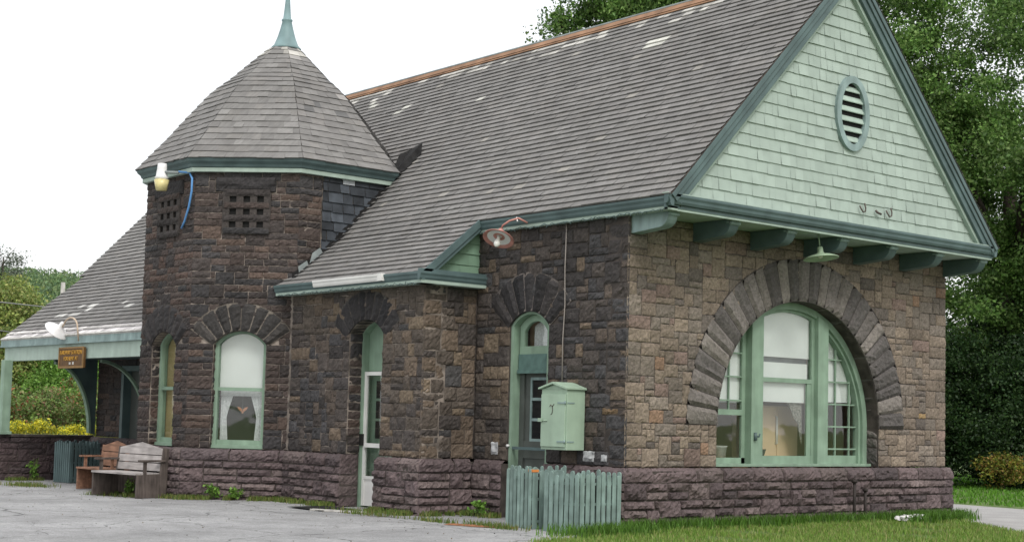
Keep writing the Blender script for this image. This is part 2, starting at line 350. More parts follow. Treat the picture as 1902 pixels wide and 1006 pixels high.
for fr,ops in ((F_dia,[WT]),(F_tfr,[WT]),(F_tl,[]),(F_tri,[])): slab('wall_core', fr, -HS,HS,ZL,6.6,ops, tower, 'mortar_light', t=.4)
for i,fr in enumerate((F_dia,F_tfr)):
    mb = MB(); voussoirs(mb, fr, WT[0], zct, rt, rt+.56, -R(56), R(56), 8, PVD if i else [(3,.036,.034,.033),(2,.047,.043,.040)], .2, nf=.03, jit=.01, joint=(.06,.052,.048) if i else (.135,.118,.10)); wall_part('window_arch', mb)
    mb = MB()
    stones(mb, fr, [(-.66,6.1,.60,6.42)], PVD, bulge=.07)
    for k in range(4): mb_u = -.42+k*.285; mb.box(fr, mb_u-.072, mb_u+.072, 5.28, 6.1, -.02, .035, (.05,.043,.04))
    for k in range(4):
        mb.box(fr,-.47,.49,5.235+k*.26,5.37+k*.26,-.02,.045,(.045,.04,.037)); stones(mb, fr, [(-.47,5.235+k*.26,.49,5.37+k*.26)], PTL, bulge=.02, nfun=lambda A,B: .05)
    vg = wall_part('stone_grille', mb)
    mb = MB(); mb.box(fr, -.44,.47,5.28,6.1,-.03,-.008); mb.build('backing', 'dark', vg)  # near-black panel painted in place of the deep shade in the holes
# slate cladding on the roof side of the tower, patch of smeared mortar
# west part of the front wall, under the canopy
mb = MB()
stones(mb, F_fac, partition(-20.2,-18.75,ZL,4.6,.12,.14,SZ_T), PT)
stones(mb, F_fac, partition(-17.3,-13.3,ZL,4.6,.12,.14,SZ_T), PTL); stones(mb, F_fac, partition(-18.75,-17.3,2.75,4.6,.12,.14,SZ_T), PTL)
stones(mb, F_west, partition(-W,0,ZL,5.0,.14,.16,SZ_T), PT, res=.1)
ww = wall_part('west_wall', mb); slab('wall_core', F_fac, -20.2,-13.2,ZL,5.0,[(-18.02,.72,2.75,0)], ww); slab('wall_core', F_west, -W,-.5,ZL,5.0,[],ww)
mb = MB(); stones(mb, F_rear, partition(0,20.2,ZL,5.0,.16,.16,SZ_T), PF, res=.12)
rw = wall_part('rear_wall', mb); slab('wall_core', F_rear, .5,19.7,ZL,5.0,[],rw)

# ---- battered stone base
def wash(A,B): return .12*np.clip((ZL+.005-B)/.10,0,1)**.55
def base(segs, cores):
    mb = MB(); core = MB()
    for fr,u0,u1 in segs:
        stones(mb, fr, partition(u0,u1,ZL-.25,ZL,.13,.25,[(3,6,1),(2,8,1),(2,5,1),(1,4,1)]), PB, bulge=.04, nfun=wash, rough=.012, gap=.010)
        stones(mb, fr, partition(u0,u1,-.35,ZL-.25,.10,.14,SZ_B), PB, bulge=.05, nfun=lambda A,B: .12, rough=.013, res=.05, gap=.010)
    for fr,u0,u1,d in cores: core.box(fr,u0,u1,-.4,ZL-.06,-d,.105)
    b_ = mb.build('stone_base','stone',station); core.build('base_core','mortar',b_); return b_
base([(F_gab,-.12,W+.12)],[(F_gab,-.1,W+.1,.5)])
base([(F_fac,-1.95,.12)],[(F_fac,-1.95,-.5,.5)]); base([(F_fac,AX+.1,-3.0)],[(F_fac,AX,-3.0,.5)])
bA = base([(F_bay,-8.4,-6.33)],[(F_bay,-8.4,-6.33,.5)]); base([(F_bay,-5.22,AX+.12),(F_ret,AY-.12,-.12)],[(F_bay,-5.22,AX+.1,.5),(F_ret,AY,-.1,.5)])
e8 = .12*math.tan(math.pi/8)
base([(fr,-HS-e8,HS+e8) for fr in (F_dia,F_tfr,F_tl)],[(fr,-HS-e8*.8,HS+e8*.8,.3) for fr in (F_dia,F_tfr,F_tl)])
base([(F_fac,-20.3,-13.3)],[(F_fac,-20.3,-13.3,.5),(F_west,-W-.1,.1,.5),(F_rear,-.1,20.3,.5)])
mb = MB()
stones(mb, Fr(F_bay.p(-6.33,0),-F_bay.n,Z,X), partition(-.12,.30,-.3,ZL,.1,.2,SZ_T), PB, bulge=.02); mb.build('base_jamb','stone',bA)
mb = MB(); mb.box(WLD,-20,-.5,.5,W-.5,.2,.3); mb.build('floor','interior',station)
# old white paint blotches on single stones near the cabinet
for u0,v0,u1,v1 in ((-.98,.95,-.70,1.14),(-.55,.96,-.40,1.10),(-3.42,.98,-3.22,1.22)):
    mb = MB(); stones(mb, F_fac, [(u0,v0,u1,v1)], [(1,.42,.43,.44)], bulge=.012, nfun=lambda A,B: .030); mb.build('painted_stone','paint_splash',station)

# ------------------------------------------------------------------ roofs
RY, RZ, EY, EZ = W/2, 10.01, -.18, 5.21
su = np.array([0,RY-EY,RZ-EZ]); SL = np.linalg.norm(su); su /= SL
F_rf = Fr((0,EY,EZ),X,su,np.cross(X,su)); F_rr = Fr((0,W-EY,EZ),X,su*np.array([1,-1,1]),np.cross(X,su)*np.array([1,-1,1]))
lv = np.array([0,2.22,1.85]); LL = np.linalg.norm(lv); lv /= LL
F_lo = Fr((0,-2.4,3.36),X,lv,np.cross(X,lv))
def shingles(mb, fr, s0, s1, lo, hi, ex, wr, colf, th=.03, jit=.003, gap=.0022, skip=None):
    n = int(round((s1-s0)/ex)); ex = (s1-s0)/n
    for j in range(n):
        a = s0+j*ex; u = lo(a)-rng.uniform(0,wr[1]); wob = rng.normal(0,.003)
        while u < hi(a):
            w = rng.uniform(*wr); p0, p1 = max(u,lo(a)), min(u+w,hi(a)); p0t, p1t = max(p0,lo(a+ex)), min(p1,hi(a+ex)); u += w
            if p1-p0 < .02: continue
            if p1t <= p0t: p0t = p1t = (p0+p1)/2
            if skip and skip((p0+p1)/2,a): continue
            b = a+wob+rng.uniform(-jit,jit); t = th+rng.uniform(-.004,.007); g = gap*rng.uniform(.3,1.5)
            c = colf((p0+p1)/2, a)
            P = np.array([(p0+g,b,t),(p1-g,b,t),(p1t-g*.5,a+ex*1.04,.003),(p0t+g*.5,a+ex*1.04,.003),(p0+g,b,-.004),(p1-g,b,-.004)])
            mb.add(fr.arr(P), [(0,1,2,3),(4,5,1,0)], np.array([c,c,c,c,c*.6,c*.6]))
GREYS = [np.array(q) for q in ((.186,.182,.177),(.179,.175,.170),(.193,.189,.184),(.172,.168,.164),(.188,.182,.175))]
spots = [(-2.95,6.2-.98,.16),(-8.02,4.64,.16),(-11.15,5.14,.12),(-11.31,4.97,.12),(-13.22,5.72,.16)]
course_t = {}
def rcol(u,s):
    k = int(s/.165); course_t.setdefault(k, rng.uniform(.93,1.07))
    c = GREYS[rng.integers(5)]*rng.uniform(.93,1.07)*course_t[k]
    d = SL-s
    if d < .8 and rng.random() < .95*math.exp(-max(0,d-.36)*4.5)*(.6+.4*math.sin(u*1.7)+.2*math.sin(u*4.1)): return np.array((.5,.49,.46))*rng.uniform(.55,1.1)
    for su_,ss,r in spots:
        if abs(u-su_) < r and abs(s-ss) < .12: return np.array((.5,.5,.46))*rng.uniform(.8,1.1)
    if rng.random() < .012: return np.array((.27,.26,.24))
    return c
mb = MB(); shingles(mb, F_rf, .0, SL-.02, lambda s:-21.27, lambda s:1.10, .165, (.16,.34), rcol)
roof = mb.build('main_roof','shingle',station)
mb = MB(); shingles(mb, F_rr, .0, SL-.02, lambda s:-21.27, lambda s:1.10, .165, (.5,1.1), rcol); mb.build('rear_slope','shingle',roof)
mb = MB(); mb.box(F_rf,-21.25,1.08,.03,SL,-.10,-.006); mb.box(F_rr,-21.25,1.08,.03,SL-.1,-.10,-.006); mb.build('roof_deck','wood_dark',roof)
ls = lambda yy: (yy+2.4)/lv[1]
lspots = [(-4.09,ls(.02),.14),(-4.13,ls(-.1),.14),(-17.43,ls(-1.56),.16),(-17.9,ls(-1.78),.2),(-18.75,ls(-1.76),.2),(-18.2,ls(-1.45),.15),(-15.23,ls(-1.6),.2),(-15.6,ls(-1.45),.15)]
def lcol(u,s):
    c = GREYS[rng.integers(5)]*rng.uniform(.92,1.08)
    for su_,ss,r in lspots:
        if abs(u-su_) < r and abs(s-ss) < .10: return np.array((.5,.5,.48))*rng.uniform(.8,1.1)
    return c
SB = ls(-1.42)
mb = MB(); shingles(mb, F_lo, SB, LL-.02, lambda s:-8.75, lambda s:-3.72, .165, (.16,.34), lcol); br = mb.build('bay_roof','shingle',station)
mb = MB(); mb.box(F_lo,-9.2,-3.75,SB+.02,LL-.05,-.09,-.006); mb.build('roof_deck','wood_dark',br)
def ccol(u,s):
    if s < .26: return np.array((.60,.58,.58))*rng.uniform(.5,1.2)
    return lcol(u,s)
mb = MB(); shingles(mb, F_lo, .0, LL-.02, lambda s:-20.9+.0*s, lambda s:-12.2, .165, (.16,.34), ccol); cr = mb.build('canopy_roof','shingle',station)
mb = MB(); mb.box(F_lo,-20.88,-12.4,.02,LL-.05,-.09,-.006); mb.build('roof_deck','wood_dark',cr)
mb = MB()
mb.box(F_lo,-20.9,-12.4,-.03,.02,-.02,.03); mb.box(F_lo,-20.9,-12.4,.20,.225,.0,.034)
mb.build('edge_flashing','offwhite',cr)
# ridge cap
mb = MB()
for fr in (F_rf,F_rr): mb.box(fr,-21.3,1.12,SL-.15,SL+.02,.03,.05); mb.box(fr,-21.3,1.12,SL-.21,SL-.165,.022,.038)
rc = mb.build('ridge_cap','copper',roof)
mb = MB(); mb.tube([(-21.3,RY,RZ+.055),(1.12,RY,RZ+.055)],.035,8); mb.build('ridge_roll','lead',rc)
# gable verge boards, cornice, soffit
for fr in (F_rf,F_rr):
    mb = MB(); mb.box(fr,.92,1.045,.12,SL,-.30,-.10); mb.box(fr,1.045,1.075,.05,SL,-.19,-.105); mb.box(fr,1.075,1.10,.03,SL+.01,-.10,-.02); vb = mb.build('verge_board','dark_green',station, .008)
    mb = MB(); mb.box(fr,.90,.985,.12,SL-.1,-.36,-.302); mb.build('verge_trim','pale_green',vb)
    mb = MB(); mb.box(fr,-21.2,-21.0,.05,SL,-.30,-.10); mb.build('verge_board','dark_green',station)
mb = MB(); mb.add([(.97,-.3,5.2),(.97,W+.3,5.2),(.97,RY,RZ-.15)],[(0,1,2)])
mb2 = MB(); mb2.prism(Fr((0,0,0),Y,Z,X),[(-.1,5.2),(W+.1,5.2),(RY,RZ-.2)],.80,.885)
PGc = [np.array(q) for q in ((.335,.408,.366),(.345,.418,.376),(.326,.398,.357),(.34,.413,.371))]
gcol = lambda u,s: PGc[rng.integers(4)]*rng.uniform(.95,1.05)
F_gs = Fr((.89,0,5.25),Y,Z,X)
glo = lambda s: (s+.44)/1.039-.18; ghi = lambda s: W-((s+.44)/1.039-.18)
vin = lambda u,s: ((u-4.6)/.42)**2+((s+5.25+.1-7.24)/.62)**2 < 1
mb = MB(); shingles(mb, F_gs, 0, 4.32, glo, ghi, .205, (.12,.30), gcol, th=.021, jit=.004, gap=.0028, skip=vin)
gs = mb.build('gable_shingles','paint_shingle',station); mb2.build('gable_backing','pale_green',gs)
# oval louvred vent
F_v = Fr((.89,4.6,7.24),Y,Z,X)
el = lambda a,b,n=36: [(a*math.cos(2*math.pi*k/n),b*math.sin(2*math.pi*k/n)) for k in range(n)]
mb = MB(); mb.ring(F_v, el(.47,.68), el(.345,.555), -.02,.075, True); vent = mb.build('gable_vent','dark_green',station); vent.data.materials[0] = M['blue_green']
mb = MB()
for k in range(6):
    z = -.45+k*.18; hw = .35*math.sqrt(max(.02,1-(z/.56)**2))
    mb.add(F_v.arr(np.array([(-hw,z-.05,.05),(hw,z-.05,.05),(hw,z+.05,-.0),(-hw,z+.05,-.0),(-hw,z-.065,.045),(hw,z-.065,.045)])), [(0,1,2,3),(0,1,5,4)])
mb.build('louvre_slat','pale_green',vent)
mb = MB(); mb.prism(F_v, el(.36,.57), .0005,.004); mb.build('backing','dark',vent)  # near-black sheet coloured for the shade behind the slats
# gable cornice
def gutter(mb, fr, u0,u1,v,n, h=.155, d=.11):
    pr = [(0,0),(d*.55,0),(d*.75,h*.25),(d*.8,h*.5),(d,h*.75),(d,h),(0,h)]
    k = len(pr); a = [(u,v-h+b,n+c) for u in (u0,u1) for c,b in pr]
    mb.add(fr.arr(np.array(a)), [tuple(range(k)),tuple(range(k,2*k))[::-1]]+[(i,(i+1)%k,(i+1)%k+k,i+k) for i in range(k)])
mb = MB(); gutter(mb, F_gab, -.19,W+.19,5.235,.965); mb.box(F_gab,-.16,W+.16,5.02,5.075,.93,.985)
gutter(mb, Fr((0,-.02,0),X,Z,-Y), AX+.05,1.07,5.20,.05); gutter(mb, Fr((0,W+.05,0),X,Z,Y), -20.8,1.05,5.20,.05)
mb.build('eave_moulding','dark_green',station)
mb = MB(); mb.box(F_gab,-.12,W+.12,4.985,5.02,.90,.975); mb.box(F_gab,-.10,W+.10,5.022,5.06,-.1,.9305)
mb.box(F_fac,AX+.02,.985,4.99,5.05,-.1,.12); mb.box(F_gab,-.20,W+.20,5.236,5.252,.93,1.06)
mb.build('cornice','pale_green',station)
# soffit brackets
for k in range(7):
    y = .15+k*1.4567; mb = MB(); pr = [(0,4.70),(.62,4.745)]+[(.62+.22*math.sin(t),4.965-.22*math.cos(t)) for t in np.linspace(.1,math.pi/2,7)]+[(.84,5.015),(0,5.015)]
    mb.prism(Fr((0,y,0),X,Z,-Y), pr, -.11,.11)
    b = mb.build('bracket','blue_green' if k == 0 else 'dark_green',station,.008)  # corner bracket coloured as lit, the rest as shaded by the soffit
    mb = MB(); mb.tube([(.845,y-.115,4.955),(.845,y+.115,4.955)],.032,10); mb.box(Fr((0,y,0),X,Z,-Y),.76,.875,4.955,4.983,-.113,.113); mb.build('cap','blue_green',b)
    if k: b['label'] = 'dark green timber bracket under gable cornice, coloured for soffit shade'
# bay eave
mb = MB(); F_be = Fr((0,-1.40,0),X,Z,-Y); gutter(mb,F_be,-8.72,-3.70,4.19,-.02,.15,.11)
gutter(mb, Fr((-3.74,0,0),Y,Z,X), -1.50,.10,4.19,-.03,.15,.10); mb.box(Fr((-3.74,0,0),Y,Z,X),-1.48,.1,4.19,4.24,-.05,.04)
F_br = Fr(F_lo.o,F_lo.u,F_lo.v,F_lo.n); mb.box(F_br,-3.86,-3.73,SB-.02,LL+.08,-.17,-.012); mb.box(F_br,-3.73,-3.70,SB-.02,LL+.1,-.10,.02)
bt = mb.build('bay_eave','dark_green',station)
mb = MB(); mb.box(F_bay,-8.7,-3.76,3.985,4.04,-.1,.24); mb.box(Fr((-3.74,0,0),Y,Z,X),-1.45,.05,3.985,4.04,-.3,.03)
mb.box(F_br,-3.90,-3.865,SB+.15,LL,-.22,-.172); mb.build('fascia','pale_green',bt)
mb = MB()
for k in range(5): mb.box(F_ret,-1.36+k*.0,.0,4.19+k*.2,4.385+k*.2,-.06,.005+.016*(k%2)*0+.012)
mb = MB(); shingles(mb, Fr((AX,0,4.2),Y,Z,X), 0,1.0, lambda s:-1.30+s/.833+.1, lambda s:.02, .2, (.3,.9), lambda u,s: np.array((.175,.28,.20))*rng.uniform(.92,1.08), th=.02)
mb.prism(Fr((AX,0,0),Y,Z,X), [(-1.3,4.1),(.0,4.1),(.0,5.2)], -.1,-.003, (.175,.28,.20))
mb.build('bay_gable','paint_shingle',station)
mb = MB(); gutter(mb,F_be,-7.2,-4.85,4.205,.055,.13,.075); mb.box(F_be,-4.98,-4.84,4.075,4.21,.05,.135); mb.build('white_gutter','white',bt)

# ---- tower eave, roof, finial
def octp(r, z, k): a = -math.pi/2-math.pi/8+k*math.pi/4; return (CX+r*math.cos(a), CY+r*math.sin(a), z)
def octring(mb, prof):
    n = len(prof); v = [octp(r,z,k) for r,z in prof for k in range(8)]
    mb.add(v, [(i*8+k,i*8+(k+1)%8,(i+1)*8+(k+1)%8,(i+1)*8+k) for i in range(n-1) for k in range(8)])
c8 = 1/math.cos(math.pi/8)
mb = MB(); octring(mb, [(2.72*c8,6.585),(2.76*c8,6.60),(2.78*c8,6.65),(2.84*c8,6.70),(2.86*c8,6.745),(2.86*c8,6.765),(2.7*c8,6.77)]); te = mb.build('tower_eave','dark_green',tower)
mb = MB(); octring(mb, [(2.55*c8,6.50),(2.735*c8,6.50),(2.735*c8,6.583),(2.6*c8,6.583)]); mb.build('tower_fascia','pale_green',tower)
prof = [(3.12,6.76),(2.52,7.45),(2.05,8.03),(1.55,8.63),(1.15,8.95),(.76,9.33),(.44,9.63),(.31,9.74)]
mb = MB(); tcx = lambda z: .12*(z-6.76)/3
cum = [0]
for i in range(len(prof)-1): cum.append(cum[-1]+math.hypot(prof[i+1][0]-prof[i][0],prof[i+1][1]-prof[i][1]))
def pat(s): return np.interp(s,cum,[q[0] for q in prof]), np.interp(s,cum,[q[1] for q in prof])
ncr = 21
for j in range(ncr):
    for k in range(8):
        sa, sb = cum[-1]*j/ncr, cum[-1]*min(ncr,j+1.05)/ncr
        (ra,za),(rb_,zb) = pat(sa), pat(sb)
        A0,A1,B0,B1 = [np.array(q) for q in (octp(ra,za,k),octp(ra,za,k+1),octp(rb_,zb,k),octp(rb_,zb,k+1))]
        nn = np.cross(A1-A0,B0-A0); nn /= np.linalg.norm(nn)
        wl = np.linalg.norm(A1-A0); cuts = [0]
        while cuts[-1] < 1: cuts.append(cuts[-1]+rng.uniform(.16,.34)/wl)
        cuts[-1] = 1
        ct = rng.uniform(.94,1.06)
        for t0,t1 in zip(cuts,cuts[1:]):
            if t1-t0 < .01: continue
            hh = .019+rng.uniform(-.005,.008); bj = (A0-B0)/np.linalg.norm(A0-B0)*rng.uniform(-.01,.012)
            P = [A0+(A1-A0)*t0+nn*hh+bj, A0+(A1-A0)*t1+nn*hh+bj, B0+(B1-B0)*t1+nn*.003, B0+(B1-B0)*t0+nn*.003, A0+(A1-A0)*t0-nn*.004+bj, A0+(A1-A0)*t1-nn*.004+bj]
            c = GREYS[rng.integers(5)]*rng.uniform(.88,1.08)*ct
            if k == 2 and rng.random() < .02: c = np.array((.30,.29,.28))
            if k == 2 and rng.random() < .02: c = np.array((.12,.12,.12))
            if j >= ncr-2 and rng.random() < .7: c = np.array((.42,.41,.38))*rng.uniform(.7,1.1)
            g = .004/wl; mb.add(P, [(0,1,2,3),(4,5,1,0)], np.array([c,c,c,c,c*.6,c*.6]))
tr = mb.build('tower_roof','shingle',tower)
mb = MB(); octring(mb, [(a-.03,b-.01) for a,b in prof]); mb.build('roof_deck','wood_dark',tr)
ap = np.array([CX+.04,CY,0])
mb = MB(); mb.lathe(ap, [(.0,9.70),(.33,9.70),(.335,9.73),(.27,9.80),(.20,9.98),(.145,10.17),(.105,10.34),(.12,10.36),(.12,10.39),(.09,10.40),(.07,10.6),(.05,10.85),(.03,11.2),(.012,11.6),(.0,11.62)], 24)
mb.build('finial','verdigris',tower)
# slate wall of the tower above the roof
scol = lambda u,s: np.array((.34,.36,.38)) if rng.random() < .025 else np.array((.036,.042,.050))*rng.uniform(.55,1.8)
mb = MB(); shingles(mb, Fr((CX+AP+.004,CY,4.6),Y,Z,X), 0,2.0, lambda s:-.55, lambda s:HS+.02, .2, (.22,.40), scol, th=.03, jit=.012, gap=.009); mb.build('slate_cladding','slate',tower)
# flashing
def lowz(y): return 3.36+(y+2.4)*.8333 if y < -.18 else EZ+(y-EY)*1.039
mb = MB(); xx = CX+AP
ys = np.linspace(-1.25,1.35,24)
for a,b in zip(ys,ys[1:]):
    wa, wb = rng.uniform(.05,.13,2)
    mb.add([(xx+.03,a,lowz(a)+.03),(xx+.05+wa,a,lowz(a)+.035),(xx+.05+wb,b,lowz(b)+.035),(xx+.03,b,lowz(b)+.03),(xx+.03,a,lowz(a)+.03+wa),(xx+.03,b,lowz(b)+.03+wb)],[(0,1,2,3),(0,3,5,4)])
mb.build('flashing','flashing',tower)
mb = MB()
mb.add([(xx+.05,-.86,lowz(-.86)+.02),(xx+.05,-.55,lowz(-.55)+.02),(xx+.05,-.62,lowz(-.55)+.12),(xx+.05,-.80,lowz(-.8)+.2)],[(0,1,2,3)])
mb.add([(xx+.05,-1.1,lowz(-1.1)+.02),(xx+.05,-.88,lowz(-.88)+.02),(xx+.05,-.92,lowz(-.9)+.12),(xx+.05,-1.12,lowz(-1.1)+.15)],[(0,1,2,3)])
mb.build('metal_patch','lead',tower)
mb = MB(); q = [(xx+.02,1.1,6.72),(xx+.16,1.35,lowz(1.35)+.05),(xx+.2,1.75,lowz(1.75)+.05),(xx+.1,1.85,lowz(1.85)+.22),(xx-.25,1.8,7.42),(xx-.25,1.5,7.28)]
mb.add(q,[(0,1,2,3),(0,3,4,5)]); mb.build('torn_flashing','flashing',tower)

# ------------------------------------------------------------------ windows
def apoly(u0,u1,z0,f,n=14): return [(u0,z0),(u1,z0)]+[(u,f(u)) for u in np.linspace(u1,u0,n)]
def tower_window(fr, shade_m, lower, nr=-.14):
    uc,hw,zs,rise = WT; z0 = ZL+.02
    O = [(uc-hw,z0)]+arch_pts(uc,hw,zs,rise,18)+[(uc+hw,z0)]; w = .085
    I = [(uc-hw+w,z0)]+arch_pts(uc,hw-w,zs,rise-.045,18)+[(uc+hw-w,z0)]
    mb = MB(); mb.ring(fr,O,I,nr-.14,nr); mb.box(fr,uc-hw,uc+hw,z0-.02,z0+.05,nr-.14,nr+.05)
    mb.box(fr,uc-hw+w,uc+hw-w,z0+.05,z0+.15,nr-.10,nr-.04)
    mb.box(fr,uc-hw+w,uc+hw-w,2.06,2.13,nr-.09,nr-.03)
    win = mb.build('window','green',station)
    f,_,_ = arch_fn(uc,hw-w,zs,rise-.045)
    mb = MB(); mb.prism(fr, apoly(uc-hw+w,uc+hw-w,2.13,f), nr-.085,nr-.08); mb.prism(fr,[(uc-hw+w,z0+.15),(uc+hw-w,z0+.15),(uc+hw-w,2.06),(uc-hw+w,2.06)],nr-.075,nr-.07); mb.build('pane','glass',win)
    mb = MB(); mb.prism(fr, apoly(uc-hw+.03,uc+hw-.03,2.10 if lower else 1.0,f), nr-.17,nr-.16); mb.build('shade',shade_m,win)
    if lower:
        mb = MB(); mb.box(fr,uc-hw,uc+hw,.9,2.12,nr-.62,nr-.60); mb.build('room_shade_sheet','dark',win)  # thin sheet, the dark of the unlit room put into its colour
    return win
w1 = tower_window(F_dia,'shade',True); w2 = tower_window(F_tfr,'cream',False,-.2)
def curtain(mb, fr, edge, out, z0, z1, n):
    cols = 12; rows = 10; V = []
    for r in range(rows+1):
        z = z0+(z1-z0)*r/rows; e = edge(z)
        for c in range(cols+1): V.append((out+(e-out)*c/cols, z, n+.02*math.sin(c*2.3)*(.6+.4*r/rows)))
    mb.add(fr.arr(np.array(V)), [(r*(cols+1)+c,r*(cols+1)+c+1,(r+1)*(cols+1)+c+1,(r+1)*(cols+1)+c) for r in range(rows) for c in range(cols)], smooth=True)
uc = WT[0]
for sg,lab in ((-1,'white lace curtain tied back, left one of the pair in the tower window'),(1,'white lace curtain tied back, right one of the pair in the tower window')):
    mb = MB(); curtain(mb, F_dia, lambda z: uc+sg*np.interp(z,[1.0,1.4,1.55,2.05],[.27,.30,.31,.16]), uc+sg*.44, 1.0,2.05,-.34)
    tag(mb.build('lace_curtain','lace'), lab, 'curtain', 'lace curtains in the tower window')
mb = MB(); mb.box(F_dia,uc-.44,uc+.44,1.96,2.08,-.325,-.315); mb.build('valance','lace',w1)
wr = thing('hanging_ornament','small orange bow ornament hanging inside the tower window','ornament',F_dia.p(uc,1.6,-.4))
mb = MB()
for sg in (-1,1):
    mb.prism(F_dia,[(uc,1.68),(uc+sg*.05,1.73),(uc+sg*.11,1.745),(uc+sg*.085,1.69),(uc+sg*.035,1.65)],-.41,-.39)
mb.prism(F_dia,[(uc-.03,1.66),(uc+.03,1.66),(uc+.012,1.61),(uc-.012,1.61)],-.405,-.395); mb.build('bow',mat('faded_orange',(.5,.22,.12),.8,bump=None),wr)
mb = MB(); mb.tube([F_dia.p(uc,1.68,-.4),F_dia.p(uc,2.05,-.4)],.004,5); mb.build('string','wire',wr)
# big arched window
def z_in(y,r): return G_ZS+math.sqrt(max(0,r*r-(y-G_UC)**2))
NF = -.27; zb = ZL+.03; rf = G_HW-.005
mb = MB()
O = [(G_UC-rf,zb)]+[(G_UC+rf*math.sin(t),G_ZS+rf*math.cos(t)) for t in np.linspace(-math.pi/2,math.pi/2,41)]+[(G_UC+rf,zb)]
ri = rf-.13; I = [(G_UC-ri,zb)]+[(G_UC+ri*math.sin(t),G_ZS+ri*math.cos(t)) for t in np.linspace(-math.pi/2,math.pi/2,41)]+[(G_UC+ri,zb)]
mb.ring(F_gab,O,I,NF-.2,NF); ri2 = ri-.05
O2 = [(G_UC-ri,zb)]+[(G_UC+ri*math.sin(t),G_ZS+ri*math.cos(t)) for t in np.linspace(-math.pi/2,math.pi/2,41)]+[(G_UC+ri,zb)]
I2 = [(G_UC-ri2,zb)]+[(G_UC+ri2*math.sin(t),G_ZS+ri2*math.cos(t)) for t in np.linspace(-math.pi/2,math.pi/2,41)]+[(G_UC+ri2,zb)]
mb.ring(F_gab,O2,I2,NF-.2,NF-.06)
for y0,y1 in ((3.33,3.64),(5.18,5.48)):
    mb.prism(F_gab, apoly(y0,y1,zb,lambda y: z_in(y,ri+.05),4), NF-.24,NF+.03)
mb.box(F_gab,G_UC-rf,G_UC+rf,ZL+.001,zb+.02,NF-.2,NF+.10)
gwin = mb.build('arched_window','green',station,.004)
def bars(name, m, lst, par):
    mb = MB()
    for a in lst: mb.box(F_gab,*a)
    return mb.build(name,m,par)
# centre double-hung sash
NC = NF-.06
mb = MB()
for y0,y1 in ((3.641,3.70),(5.10,5.179)): mb.prism(F_gab, apoly(y0,y1,zb+.02,lambda y: z_in(y,ri2),3), NC-.06,NC)
mb.box(F_gab,3.70,5.10,zb+.02,zb+.16,NC-.05,NC-.005); mb.box(F_gab,3.70,5.10,2.42,2.50,NC-.05,NC-.002)
mb.box(F_gab,4.98,5.10,zb+.16,2.42,NC-.055,NC-.012)
mb.build('sash','green',gwin)
mb = MB(); mb.prism(F_gab, apoly(3.70,5.10,2.50,lambda y: z_in(y,ri2),14), NC-.035,NC-.03); mb.prism(F_gab,[(3.70,zb+.16),(4.98,zb+.16),(4.98,2.42),(3.70,2.42)],NC-.028,NC-.023)
mb.build('pane','glass',gwin)
mb = MB(); mb.prism(F_gab, apoly(3.66,5.15,2.88,lambda y: z_in(y,ri2+.03),14), NC-.09,NC-.08); mb.box(F_gab,3.66,5.05,2.50,2.78,NC-.08,NC-.07); mb.box(F_gab,3.66,5.0,2.06,2.44,NC-.09,NC-.08)
mb.build('shade','shade',gwin)
mb = MB(); mb.box(F_gab,3.66,5.15,2.78,2.89,NC-.2,NC-.17); mb.build('shade_rail','lead',gwin)
# side lights
NS = NF-.12
def zr(y): return z_in(y,ri2)
def side(y0,y1,inner,outer_sg):
    mbm = MB(); mbs = MB(); mbg = MB()
    ym = 5.96 if outer_sg > 0 else 2.92
    fy = (lambda y: zr(y))
    mbg.prism(F_gab,[(a,b) for a,b in apoly(y0,y1,zb+.02,fy,16)],NS-.03,NS-.025)
    for z in np.arange(1.22,3.5,.42):
        ymax = G_UC+math.sqrt(max(0,ri2**2-max(0,z-G_ZS)**2)); ymin = 2*G_UC-ymax
        a,b = (y0,min(y1,ymax)) if outer_sg > 0 else (max(y0,ymin),y1)
        if b-a > .05 and not (outer_sg < 0 and z < 1.8): mbm.box(F_gab,a,b,z-.014,z+.014,NS-.045,NS-.005)
    for k in (1,2):
        ym = (y0+.42*k) if outer_sg > 0 else (y1-.42*k)
        zt = zr(ym)-.01
        if zt > 1.3: mbm.box(F_gab,ym-.013,ym+.013,zb+.02 if outer_sg > 0 else 1.86,zt,NS-.044,NS-.006)
    if outer_sg > 0:
        mbs.box(F_gab,y0,y1+.6,zb+.02,zb+.17,NS-.05,NS); mbs.prism(F_gab, apoly(y0,y0+.06,zb+.02,fy,3),NS-.05,NS)
    else:
        mbs.box(F_gab,y0-.6,y1,zb+.02,zb+.12,NS-.05,NS); mbs.prism(F_gab, apoly(y1-.09,y1,zb+.02,fy,3),NS-.05,NS)
        mbs.box(F_gab,y0-.5,y1,1.80,1.90,NS-.05,NS+.005)
    mbm.build('muntin','green',gwin); mbs.build('side_sash','green',gwin); mbg.build('side_pane','glass',gwin)
side(5.481,6.6,5.481,1); side(2.28,3.329,3.329,-1)
mb = MB(); mb.prism(F_gab, apoly(5.49,6.44,2.1,lambda y: z_in(y,ri2+.02)), NS-.08,NS-.07); mb.build('side_shade','shade',gwin); mb = MB(); mb.prism(F_gab, apoly(2.41,3.33,2.02,lambda y: z_in(y,ri2+.02)), NS-.08,NS-.07)
mb.build('side_shade','shade',gwin)
mb = MB(); mb.tube([F_gab.p(3.42,1.36,NF+.05),F_gab.p(3.42,1.50,NF+.05)],.03,8); mb.tube([F_gab.p(3.43,1.43,NF+.03),F_gab.p(3.47,1.43,NF+.09),F_gab.p(3.47,1.48,NF+.11)],.016,6); mb.build('latch','dark_green',gwin)
